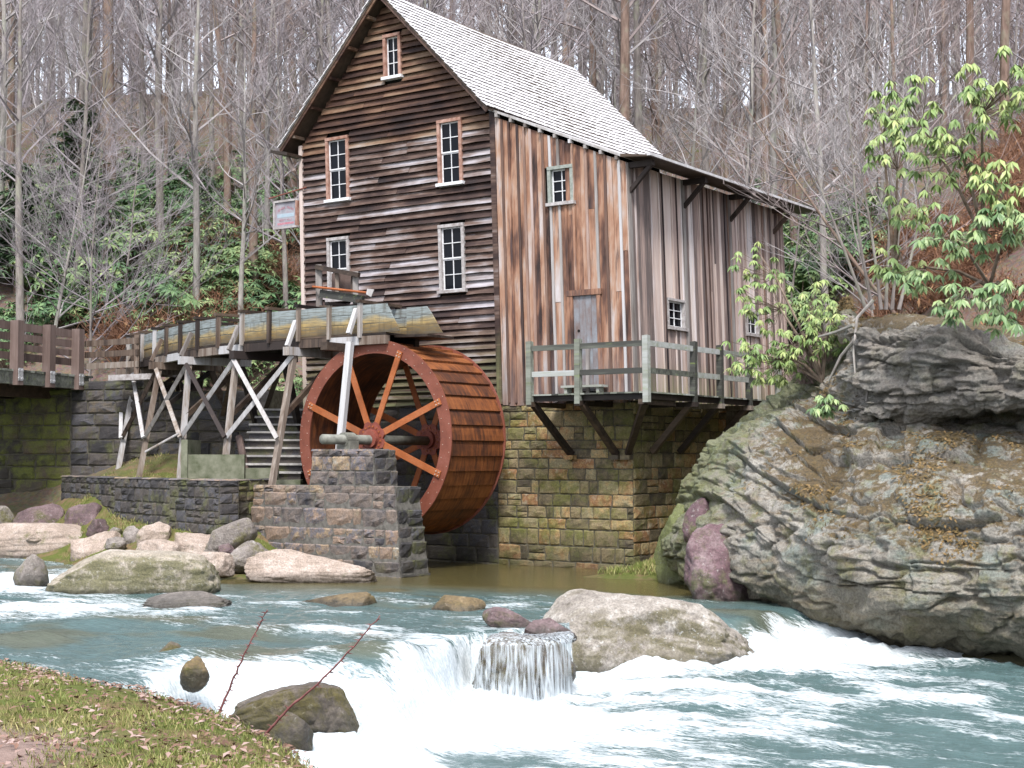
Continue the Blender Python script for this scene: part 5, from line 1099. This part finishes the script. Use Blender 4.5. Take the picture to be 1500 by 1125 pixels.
SPEC = [  # seed, height, radius, first branch, branches, lean, branch length, ascent, label, group kind, bark
 (1, 19, .20, .40, 26, .03, .27, .9, 'tall straight grey tree with high bare branches', 0),
 (2, 17, .15, .30, 26, -.05, .30, .8, 'slender grey tree with ascending bare twigs', 0),
 (3, 21, .26, .45, 26, .02, .28, .8, 'stout brown barked tree with bare forked crown', 1),
 (4, 15, .12, .22, 28, .10, .34, .7, 'thin leaning brown tree with tangled bare twigs', 1),
 (5, 18, .17, .35, 26, -.08, .30, .8, 'pale barked bare tree leaning slightly', 2),
 (6, 12, .09, .15, 28, .16, .40, .55, 'young bare tree with long arching pale branches', 2),
 (7, 22, .22, .50, 24, .0, .25, 1.0, 'very tall narrow brown tree with bare top', 1),
 (8, 9, .06, .10, 26, -.14, .45, .5, 'small grey understory tree with spreading bare twigs', 0)]
VAR = []
for (sd_, H, r0, fi, nb, le, bl, asc, lab, bk) in SPEC:
    T, Cn = tree_mesh(sd_, H, r0, fi, nb, le, bl, asc); VAR.append((T.mesh('trunk', BARK[bk], True), Cn.mesh('crown', TWIG[bk]), lab, H))
TP = []
def can_place(x, y, dmin):
    for (a, b) in TP:
        if (a - x) ** 2 + (b - y) ** 2 < dmin * dmin: return False
    return True
def place_of(x, y):
    px = 750 + x / y * FOC
    for lim, nm in ((60, 'behind the bridge rails'), (150, 'behind the rail fence'), (230, 'behind the far end of the flume'), (330, 'behind the middle of the flume'), (450, 'beside the hanging sign'), (760, 'behind the gable'), (880, 'above the roof ridge'), (960, 'behind the back roof end'), (1060, 'above the wing eave'), (1180, 'past the end of the wing'), (1310, 'behind the sapling fan'), (9999, 'above the rhododendrons')):
        if px < lim: return nm
def put_tree(k, x, y, sc, rz, where):
    tm, cm, lab, H = VAR[k]; TP.append((x, y))
    t = thing('bare_tree', lab + ' ' + ('close ' if 'close' in where else 'uphill ') + place_of(x, y), 'tree', (x, y, g1(x, y)), rz, 'bare trees ' + where); t.scale = (sc, sc, sc * random.uniform(.92, 1.1)); link('trunk', tm, t); link('crown', cm, t)
rt = random.Random(11)
# trees one can tell apart close behind the flume and the mill
for (px, d, k, sc) in ((283, 50, 4, .85), (372, 53, 2, .75), (352, 47.5, 4, .62), (30, 50, 0, .8), (108, 53, 1, .85), (170, 49, 7, .9), (70, 48.5, 5, .8), (385, 58, 4, .8), (235, 56, 0, .9), (330, 60, 6, .8), (905, 52, 2, 1.0), (940, 58, 0, 1.05), (860, 60, 2, .9), (1000, 50, 5, .9), (1085, 46, 4, .75), (1215, 42, 4, .7), (1120, 52, 2, .75), (1170, 55, 6, .85), (1040, 57, 0, .9), (975, 66, 3, 1), (800, 66, 4, 1), (1260, 50, 3, .9), (1330, 44, 3, .8), (1420, 47, 2, .7), (1480, 44, 6, .75), (130, 46.5, 7, .9), (420, 49, 1, .7), (1290, 38, 5, .5), (1150, 44, 7, .8)):
    x = (px - 750) / FOC * d; put_tree(k, x, d, sc, rt.uniform(0, 6.28), 'close behind the mill and flume')
tries = 0; cnt = 0
while cnt < 235 and tries < 9000:
    tries += 1; y = 50 + 62 * rt.random() ** .9; x = rt.uniform(-1, 1) * (.37 * y + 3)
    if abs(x - 1.5) < 7 and y < 50: continue
    if can_place(x, y, 1.9 + .008 * y):
        put_tree(rt.choice((0, 1, 2, 3, 4, 5, 6, 7, 1, 4, 3, 0)), x, y, rt.uniform(.75, 1.15), rt.uniform(0, 6.28), 'on the wooded hillside'); cnt += 1
# the far wood beyond, nobody could count it
far = bpy.data.meshes.new('far_wood')
fb_ = MB()
for i in range(260):
    y = rt.uniform(95, 150); x = rt.uniform(-1, 1) * (.40 * y + 4); z = g1(x, y); H = rt.uniform(14, 22); top = (x + rt.uniform(-1, 1), y, z + H)
    fb_.tube([(x, y, z - .5), top], [rt.uniform(.1, .2), .03], 4, False)
    for b in range(26):
        t_ = rt.uniform(.3, 1); a = rt.uniform(0, 6.28); L = rt.uniform(1, 3.2); p = Vector((x, y, z + H * t_)); q = p + Vector((math.cos(a) * L * .7, math.sin(a) * L * .7, L * .8)); fb_.tube([p, q], [.03, .012], 3, False)
        for c in range(3): s_ = p.lerp(q, rt.uniform(.3, 1)); fb_.tube([s_, s_ + Vector((rt.uniform(-1, 1), rt.uniform(-1, 1), rt.uniform(0, 1.2)))], [.016, .01], 3, False)
tag(fb_.build('far_wood', TWIG[0]), 'mass of distant bare grey mauve trees on the hill crest', 'woodland', kind='stuff')

# ---- leaves
def leaf_mat(name, a, b, c, rough=.45):
    t = NT(name); r_ = t.attr('shade'); n = t.noise(1.7, t.vec((1, 1, 1), t.geo.outputs['Position'], False), 3)
    col_ = t.ramp(t.math('ADD', t.math('MULTIPLY', r_, .75), t.math('MULTIPLY', n, .3)), [(.15, a), (.5, b), (.9, c)])
    m = t.done(col_, rough, None, .35); return m
LEAF = leaf_mat('rhododendron_leaf', (.07, .13, .05), (.15, .235, .095), (.28, .35, .15), .42)
LEAFY = leaf_mat('yellow_green_leaf', (.10, .165, .05), (.19, .27, .085), (.33, .37, .14), .45)
LEAFD = leaf_mat('dark_evergreen_leaf', (.04, .085, .035), (.085, .165, .07), (.17, .26, .11), .5)
NEEDLE = leaf_mat('hemlock_needles', (.05, .09, .05), (.10, .165, .085), (.17, .24, .13), .7)
BRAC = leaf_mat('copper_bracken', (.12, .05, .022), (.23, .105, .045), (.33, .19, .10), .9)
DEADL = leaf_mat('dead_leaf', (.07, .035, .022), (.19, .105, .075), (.36, .26, .235), .8)
GRASSM = leaf_mat('grass_blade', (.07, .11, .02), (.16, .19, .045), (.32, .27, .12), .6)
STEMM = plain('brown_stem', (.10, .07, .05), .9, .1, 6, (.24, .19, .15))
class LBu:
    """many leaves in one mesh, each a folded blade of four triangles with a shade value"""
    def __init__(s): s.v = []; s.f = []; s.a = []
    def leaf(s, p, d, up, L, W, sh):
        d = d.normalized(); sx = d.cross(up); sx = sx.normalized() if sx.length > 1e-4 else Vector((1, 0, 0)); nn = sx.cross(d); o = len(s.v)
        q = [p, p + d * (L * .45) + sx * (W / 2) + nn * (W * .12), p + d * L - nn * L * .12, p + d * (L * .45) - sx * (W / 2) + nn * (W * .12), p + d * (L * .5)]
        s.v += [tuple(k) for k in q]; s.f += [(o, o + 1, o + 4), (o + 1, o + 2, o + 4), (o + 2, o + 3, o + 4), (o + 3, o, o + 4)]; s.a += [sh] * 5
    def whorl(s, p, ax, n, L, W, droop, r_):
        ax = Vector(ax).normalized(); t1 = ax.orthogonal().normalized(); t2 = ax.cross(t1); sh0 = r_.uniform(.1, .9)
        for k in range(n):
            a = 2 * math.pi * k / n + r_.uniform(-.25, .25); rd = t1 * math.cos(a) + t2 * math.sin(a)
            d = rd * 1.0 + ax * r_.uniform(-.1, .25) + Vector((0, 0, -droop * r_.uniform(.5, 1.4)))
            s.leaf(p + rd * .01, d, ax, L * r_.uniform(.75, 1.15), W * r_.uniform(.8, 1.15), min(max(sh0 + r_.uniform(-.3, .3), 0), 1))
    def mesh(s, name, mat):
        me = bpy.data.meshes.new(name); me.from_pydata(s.v, [], s.f); me.materials.append(mat)
        at = me.attributes.new('shade', 'FLOAT', 'POINT'); at.data.foreach_set('value', s.a); me.update(); return me
# evergreen undergrowth shrubs on the slope
SHR = []
for sd_, mat in ((1, LEAFD), (2, LEAF), (3, LEAF), (4, LEAFD)):
    r_ = random.Random(sd_ + 60); lb = LBu(); st = MB()
    for i in range(115):
        a = r_.uniform(0, 6.28); el = math.asin(r_.uniform(.02, 1)); rr = r_.uniform(.55, 1.0) * (1 + .25 * math.sin(a * 3 + sd_)); p = Vector((math.cos(a) * math.cos(el) * rr * 1.15, math.sin(a) * math.cos(el) * rr * 1.15, .25 + math.sin(el) * rr * 1.1))
        lb.whorl(p, p + Vector((0, 0, .6)), 8, .21, .065, .35, r_)
        if i % 4 == 0: st.tube([(r_.uniform(-.1, .1), r_.uniform(-.1, .1), -.2), p * .55 + Vector((0, 0, -.05)), p], [.03, .018, .008], 4, False)
    SHR.append((lb.mesh('foliage', mat), st.mesh('stem', STEMM)))
SLAB = ['dark green rhododendron shrub of dense drooping leaves', 'rounded mid green evergreen shrub', 'bright green leafy rhododendron shrub', 'low dark glossy leaved shrub']
def put_shrub(k, x, y, sc, where, z=None):
    t = thing('rhododendron_shrub', SLAB[k] + ' ' + where, 'shrub', (x, y, g1(x, y) - .1 if z is None else z), rt.uniform(0, 6.28), 'shrubs ' + where); t.scale = (sc, sc, sc * rt.uniform(.8, 1.15)); link('foliage', SHR[k][0], t); link('stem', SHR[k][1], t)
for i in range(80):
    d = rt.uniform(45.5, 66); px = rt.uniform(-30, 440); x = (px - 750) / FOC * d
    put_shrub(rt.choice((0, 1, 2, 3)), x, d, rt.uniform(.6, 1.3), 'under the trees behind the flume')
for i in range(60):
    d = rt.uniform(50, 76); px = rt.uniform(-40, 440); x = (px - 750) / FOC * d
    put_shrub(rt.choice((0, 1, 2, 3)), x, d, rt.uniform(1.0, 2.0), 'higher on the wooded slope')
for i in range(80):
    d = rt.uniform(44, 66); px = rt.uniform(985, 1330); x = (px - 750) / FOC * d
    put_shrub(rt.choice((0, 1, 3, 2)), x, d, rt.uniform(.9, 1.7), 'on the slope behind the mill wing')
put_shrub(2, (418 - 750) / FOC * 44.5, 44.5, .9, 'beside the left mill corner'); put_shrub(2, (405 - 750) / FOC * 40.5, 40.5, .55, 'under the flume near the wheel', 4.6)
# hemlocks among the bare trees on the left
def hemlock(x, y, H, lab, sd_):
    r_ = random.Random(sd_); t = thing('hemlock_tree', lab, 'tree', (x, y, g1(x, y)), 0, None); tk = MB(); tk.tube([(0, 0, -.4), (.05, 0, H * .5), (0, 0, H)], [.16, .1, .02], 7, False); tk.build('trunk', BARK[1], t, True)
    lb = LBu(); bm2 = MB()
    for i in range(95):
        z = H * (.12 + .86 * (i / 95)); a = r_.uniform(0, 6.28); L = (1 - z / H) * H * .30 + .35; dd = Vector((math.cos(a), math.sin(a), -.12)); P_ = bent((0, 0, z), dd, L * r_.uniform(.7, 1.15), 5, -.05, .08, r_); bm2.tube(P_, [.03, .022, .016, .012, .008, .004], 3, False)
        for k in range(34):
            f = r_.uniform(.15, 1) * 5; j = min(int(f), 4); p = P_[j].lerp(P_[j + 1], f - j); s_ = Vector((-dd.y, dd.x, 0)) * r_.choice((-1, 1)); lb.leaf(p, dd * r_.uniform(.2, .9) + s_ + Vector((0, 0, r_.uniform(-.5, .15))), Vector((0, 0, 1)), r_.uniform(.3, .62), r_.uniform(.10, .17), r_.random())
    link('crown', lb.mesh('crown', NEEDLE), t); bm2.build('branch', BARK[1], t)
hemlock((110 - 750) / FOC * 57, 57, 6.8, 'dark hemlock with feathery drooping boughs among the bare trees', 5)
hemlock((22 - 750) / FOC * 55, 55, 5.0, 'small dark hemlock next to the bigger hemlock', 8)
# copper bracken and bare brush
BRU = []
for sd_ in (1, 2, 3):
    r_ = random.Random(sd_ + 90); st = MB()
    for i in range(70):
        a = r_.uniform(0, 6.28); P_ = bent((r_.uniform(-.35, .35), r_.uniform(-.35, .35), -.1), (math.cos(a) * .7, math.sin(a) * .7, r_.uniform(.5, 1.3)), r_.uniform(.6, 1.2), 4, -.02, .2, r_); st.tube(P_, [.010, .008, .007, .005, .003], 3, False)
        for k in range(5):
            q = P_[r_.randint(1, 4)]; e = q + Vector((r_.uniform(-.25, .25), r_.uniform(-.25, .25), r_.uniform(-.05, .3))); st.tube([q, e], [.006, .003], 3, False)
    lb = LBu()
    for i in range(150): a = r_.uniform(0, 6.28); rr = r_.uniform(0, .85); lb.leaf(Vector((math.cos(a) * rr, math.sin(a) * rr, r_.uniform(.0, .55))), Vector((r_.uniform(-1, 1), r_.uniform(-1, 1), r_.uniform(-.4, .8))), Vector((0, 0, 1)), r_.uniform(.12, .3), r_.uniform(.03, .06), r_.random())
    BRU.append((st, lb))
BRS = [plain('copper_stem', (.17, .085, .05), .9, .1, 6, (.28, .16, .11)), plain('mauve_stem', (.2, .14, .13), .9, .1, 6, (.33, .25, .24))]
BRUM = [(st.mesh('stem', BRS[0]), lb.mesh('frond', BRAC)) for (st, lb) in BRU]; BRUP = [st.mesh('stem', BRS[1]) for (st, lb) in BRU]
for i in range(110):
    px = rt.uniform(1270, 1540); d = rt.uniform(25.5, 43); x = (px - 750) / FOC * d; k = rt.randrange(3)
    t = thing('bracken_clump', 'clump of copper brown dead bracken on the slope above the cliff', 'bracken', (x, d, g1(x, d) - .05), rt.uniform(0, 6.28), 'dead bracken above the cliff'); s_ = rt.uniform(.7, 1.25); t.scale = (s_, s_, s_); link('stem', BRUM[k][0], t); link('frond', BRUM[k][1], t, kind='stuff')
for i in range(20):
    px = rt.uniform(1190, 1330); d = rt.uniform(29.5, 34); x = (px - 750) / FOC * d; k = rt.randrange(3)
    t = thing('bare_brush', 'mauve tangle of bare brush at the left shoulder of the cliff top', 'brush', (x, d, max(g1(x, d), 5.6)), rt.uniform(0, 6.28), 'bare brush on the cliff shoulder'); s_ = rt.uniform(.7, 1.2); t.scale = (s_, s_, s_); link('stem', BRUP[k], t)
for i in range(30):
    px = rt.uniform(180, 430); d = rt.uniform(47, 60); x = (px - 750) / FOC * d; k = rt.randrange(3)
    t = thing('bracken_clump', 'clump of copper brown dead bracken under the trees behind the flume', 'bracken', (x, d, g1(x, d) - .05), rt.uniform(0, 6.28), 'dead bracken behind the flume'); s_ = rt.uniform(1.0, 2.0); t.scale = (s_, s_, s_); link('stem', BRUM[k][0], t); link('frond', BRUM[k][1], t, kind='stuff')
# big-leaved rhododendrons hanging over the cliff and leaning towards the mill
def rhodo(label, root, blobs, L, W, mat, sd_, droop=1.25, nl=9):
    r_ = random.Random(sd_); t = thing('rhododendron_bush', label, 'shrub', tuple(root), 0, None); st = MB(); root = Vector(root)
    for (px, py, d, rx, ry, rd, n_) in blobs:
        c = Vector(atY(px, py, d)); hub_ = root.lerp(c, .8) + Vector((r_.uniform(-.2, .2), r_.uniform(-.2, .2), .15)); st.tube([(0, 0, 0), (hub_ - root) * .5 + Vector((0, 0, .1)), hub_ - root], [.035, .028, .02], 5, False)
        for i in range(int(n_ * 1.9)):
            while True:
                q = Vector((r_.uniform(-1, 1), r_.uniform(-1, 1), r_.uniform(-1, 1)))
                if q.length < 1: break
            p = c + Vector((q.x * rx * d / FOC, q.y * rd, q.z * ry * d / FOC)); mid = hub_.lerp(p, .55) + Vector((r_.uniform(-.1, .1), r_.uniform(-.1, .1), r_.uniform(-.12, .05)))
            st.tube([hub_ - root, mid - root, p - root], [.006, .006, .004], 3, False)
            lb = LBu(); lb.whorl(Vector((0, 0, 0)), (r_.uniform(-.4, .4), r_.uniform(-.6, .1), 1), nl + r_.randint(-2, 1), L, W, droop, r_); link('leaf_whorl', lb.mesh('leaf_whorl', mat), t, tuple(p - root))
    st.build('stem', STEMM, t)
rhodo('large rhododendron with drooping whorled leaves on the upper right slope', atY(1440, 350, 25), [(1460, 130, 23.5, 60, 70, .8, 26), (1390, 215, 24, 60, 60, .8, 24), (1330, 160, 24.5, 42, 60, .7, 14), (1470, 270, 23, 50, 40, .7, 16)], .22, .066, LEAFY, 1)
rhodo('rhododendron with drooping leaves spilling over the cliff edge', atY(1450, 420, 24.5), [(1470, 330, 22.8, 50, 35, .7, 16), (1400, 345, 23.2, 60, 40, .7, 16), (1470, 445, 21.9, 40, 42, .5, 15), (1405, 440, 22.6, 40, 30, .5, 10), (1350, 400, 23.6, 50, 25, .6, 10)], .21, .066, LEAF, 2)
rhodo('loose upright rhododendron rooted beside the bare saplings', atY(1310, 400, 27), [(1300, 160, 27, 30, 45, .6, 9), (1300, 225, 26.8, 36, 40, .6, 10), (1330, 300, 26, 40, 40, .6, 12), (1310, 380, 25.8, 40, 25, .6, 9)], .22, .066, LEAFY, 3)
rhodo('light green bush leaning from the rock towards the mill deck', atY(1205, 560, 28.6), [(1180, 500, 28.8, 50, 45, .7, 34), (1130, 530, 29.2, 50, 32, .7, 26), (1125, 440, 30, 45, 50, .7, 18), (1110, 385, 30.2, 40, 35, .6, 9), (1195, 445, 28.8, 40, 40, .6, 14), (1085, 520, 29.6, 30, 30, .5, 8), (1225, 480, 28.2, 25, 50, .5, 9)], .18, .058, LEAFY, 4)
rhodo('small leafy sprig in leaf litter on the cliff face', atY(1218, 606, 25.8), [(1210, 590, 25.5, 26, 14, .3, 9)], .17, .06, LEAF, 5)
# fan of bare saplings on the right slope and an overhanging bare limb
r_ = random.Random(77)
for i, px in enumerate((1268, 1278, 1290, 1297, 1306, 1316)):
    T, Cn = tree_mesh(300 + i, 4.6 + .4 * r_.random(), .035, .35, 12, (-.35, -.22, -.1, .0, .10, .25)[i], .28, .9, (4, 3), tw=.006)
    q = atY(px, 395, 29.2); t = thing('sapling', ('thin bare sapling leaning hard towards the mill at the cliff top', 'thin bare sapling leaning gently towards the mill at the cliff top', 'thin bare sapling tilted only slightly in the cliff top clump', 'thin upright sapling in the middle of the cliff top clump', 'thin bare sapling tilting slightly to the rhododendrons at the cliff top', 'thin bare sapling leaning far towards the rhododendrons at the cliff top')[i], 'sapling', (q[0], q[1], q[2] - .2), 0, 'fan of saplings at the cliff top'); T.build('trunk', BARK[0], t, True); Cn.build('crown', TWIG[2], t)
T, Cn = tree_mesh(401, 7.5, .06, .25, 18, -.8, .36, .3, (5, 4), tw=.005)
q = atY(1365, 170, 33); t = thing('leaning_tree', 'dark leaning bare tree sweeping over the right slope towards the mill', 'tree', (q[0], q[1], g1(q[0], q[1]))); T.build('trunk', BARK[1], t, True); Cn.build('crown', TWIG[1], t)
# roots hanging at the cliff's left shoulder
for i, pl in enumerate((((1268, 445, 27.2), (1245, 470, 27.0), (1240, 520, 26.7), (1244, 575, 26.4)), ((1243, 500, 26.9), (1222, 525, 27.2), (1205, 560, 27.4)), ((1240, 480, 27), (1215, 490, 27.6), (1190, 497, 28.2)), ((1250, 530, 26.6), (1262, 560, 26.3), (1258, 590, 26.2)))):
    m_ = MB(); m_.tube([atY(*p) - np.array([0, .55, 0]) for p in pl], [.035, .028, .02, .012][:len(pl)], 6); tag(m_.build('hanging_root', BARK[2]), ('long pale root hanging down the cliff shoulder', 'forked root trailing towards the leaning green bush', 'thin root reaching out level from the cliff shoulder', 'short root end curling against the layered ledge')[i], 'root')

# ---- grass and fallen leaves on the banks
def grass(name, label, pts_fn, n, hmin, hmax, mat, sd_):
    r_ = random.Random(sd_); lb = LBu(); k = 0; X = []; 
    while k < n:
        x, y = pts_fn(r_)
        X.append((x, y)); k += 1
    Z = ground(np.array([p[0] for p in X]), np.array([p[1] for p in X])) + .10 * fbm(P3(np.array([p[0] for p in X]) * .7, np.array([p[1] for p in X]) * .7, 0), 4) + .03 * fbm(P3(np.array([p[0] for p in X]) * 4, np.array([p[1] for p in X]) * 4, 3), 2)
    dens = fbm(P3(np.array([p[0] for p in X]) * 1.6, np.array([p[1] for p in X]) * 1.6, 8), 3)
    for (x, y), z, dn in zip(X, Z, dens):
        if z < 1.55 or dn < -.22 + r_.uniform(-.15, .15): continue
        if name == 'grass' and ((x + 3.6) ** 2 + .6 * (y - 8.3) ** 2) < 1.4 * r_.uniform(.6, 1.1): continue
        h = r_.uniform(hmin, hmax) * (1 + .5 * dn); lb.leaf(Vector((x, y, z - .01)), Vector((r_.uniform(-.6, .6), r_.uniform(-.6, .6), 1)), Vector((r_.uniform(-1, 1), r_.uniform(-1, 1), 0)), h, h * .10 + .002, min(1, max(0, .5 + .5 * dn + r_.uniform(-.35, .35))))
    return tag(link(name, lb.mesh(name, mat)), label, 'grass', kind='stuff')
def near_pt(r_):
    while True:
        y = r_.uniform(6.5, 16.5); x = r_.uniform(-.40 * y - .3, .5)
        ye = np.interp(x, [-9.3, -5.55, -4.1, -2.75, -2.0, -1.45, -.5, 1], [18.2, 15.6, 14.0, 12.4, 11.3, 10.3, 8.8, 7.2])
        if y < ye + .25: return x, y
grass('grass', 'short green and straw grass on the near stream bank', near_pt, 42000, .02, .065, GRASSM, 1)
grass('shore_grass', 'tufts of green grass between the shore rocks and the low wall', lambda r_: (lambda t: (-14 + 9.2 * t + r_.uniform(-.6, .6), 39.4 - 7.0 * t + r_.uniform(-.4, 1.6)))(r_.random()), 7000, .05, .15, GRASSM, 2)
grass('spit_grass', 'straw grass on the small spit below the mill corner', lambda r_: (r_.uniform(1.3, 4.3), r_.uniform(30.6, 33.0)), 5000, .08, .22, GRASSM, 3)
grass('terrace_grass', 'moss and grass on the terrace behind the low wall', lambda r_: (r_.uniform(-11.5, -5.5), r_.uniform(34.5, 42)), 5000, .05, .14, GRASSM, 4)
def litter_(name, label, P, N_, n, size, mat, sd_):
    r_ = random.Random(sd_); lb = LBu()
    for i in range(n):
        p, nn = P(r_)
        a = Vector((r_.uniform(-1, 1), r_.uniform(-1, 1), r_.uniform(-1, 1))); d = a - nn * a.dot(nn) * .8; lb.leaf(p + nn * .012, d, nn, size * r_.uniform(.6, 1.4), size * r_.uniform(.35, .65), r_.random())
    return tag(link(name, lb.mesh(name, mat)), label, 'leaves', kind='stuff')
def bank_leaf(r_):
    while True:
        x, y = near_pt(r_); 
        if r_.random() < .35 + .65 * math.exp(-((y - np.interp(x, [-5.5, -2.75, -1.45], [15.4, 12.2, 10.2])) / 1.1) ** 2): break
    z = g1(x, y) + float(.10 * fbm(P3(x * .7, y * .7, 0), 4) + .03 * fbm(P3(x * 4, y * 4, 3), 2)); return Vector((x, y, z + .02)), Vector((r_.uniform(-.4, .4), r_.uniform(-.4, .4), 1)).normalized()
litter_('fallen_leaves', 'brown and pinkish dead leaves scattered on the near bank', bank_leaf, None, 3800, .06, DEADL, 5)
LW8 = np.clip(litter + .25 * fbm(CSP * 1.4, 3) + .15 * CSN[..., 2], 0, 1); LW8[:, :90] = 0; LW8[:40] = 0
LW8 = LW8 * sstep(.0, .35, fbm(CSP * 1.1 + 3, 4)); prob = (LW8.reshape(-1) ** 2); prob /= prob.sum(); pick = rng.choice(len(prob), 6500, p=prob); CF = CSP.reshape(-1, 3); CNf = CSN.reshape(-1, 3); it_ = iter(pick)
def cl_leaf(r_):
    k = next(it_); nn = Vector(CNf[k]); nn = (nn + Vector((0, -.2, .3))).normalized(); return Vector(CF[k]) + Vector((r_.uniform(-.03, .03), 0, 0)), nn
litter_('leaf_litter', 'orange brown dead leaves and moss caught on the cliff face', cl_leaf, None, 6500, .07, leaf_mat('cliff_litter', (.05, .035, .014), (.12, .082, .03), (.22, .14, .06), .9), 6)

# ---- two thorny canes arching up from the near bank
def cane(label, pts, sd_):
    r_ = random.Random(sd_); W_ = [atY(*p) for p in pts]; f = np.array(W_); u = np.linspace(0, 1, 24); tt_ = np.linspace(0, 1, len(pts)); P_ = [Vector((np.interp(k, tt_, f[:, 0]), np.interp(k, tt_, f[:, 1]), np.interp(k, tt_, f[:, 2]))) + Vector((r_.uniform(-.006, .006), 0, r_.uniform(-.006, .006))) for k in u]
    m_ = MB(); m_.tube(P_, [.011 * (1 - .7 * k) for k in u], 6); CM = plain('purple_cane', (.10, .03, .03), .6, .3, 9, (.22, .085, .08)); c = tag(m_.build('bramble_cane', CM, None, True), label, 'bramble')
    tm_ = MB(); tm_.tube([(0, 0, 0), (0, .012, .012), (0, .036, .018)], [.007, .004, .0006], 5); tme = tm_.mesh('thorn', CM)
    for i in range(2, 23):
        for s_ in range(r_.choice((1, 1, 2))): link('thorn', tme, c, tuple(P_[i]), (r_.uniform(-.4, .4), r_.choice((0, math.pi)) + r_.uniform(-.5, .5), r_.choice((-90, 90)) * math.pi / 180 + r_.uniform(-.6, .6)))
cane('shorter thorny purple bramble cane rising from the bank edge', [(318, 1052, 11.8), (335, 1010, 11.8), (355, 965, 11.7), (375, 925, 11.7), (391, 893, 11.6)], 1)
cane('longer thorny dark bramble cane slanting over the wet brown boulder', [(385, 1080, 10.8), (420, 1040, 10.7), (470, 998, 10.6), (520, 945, 10.5), (556, 902, 10.4)], 2)
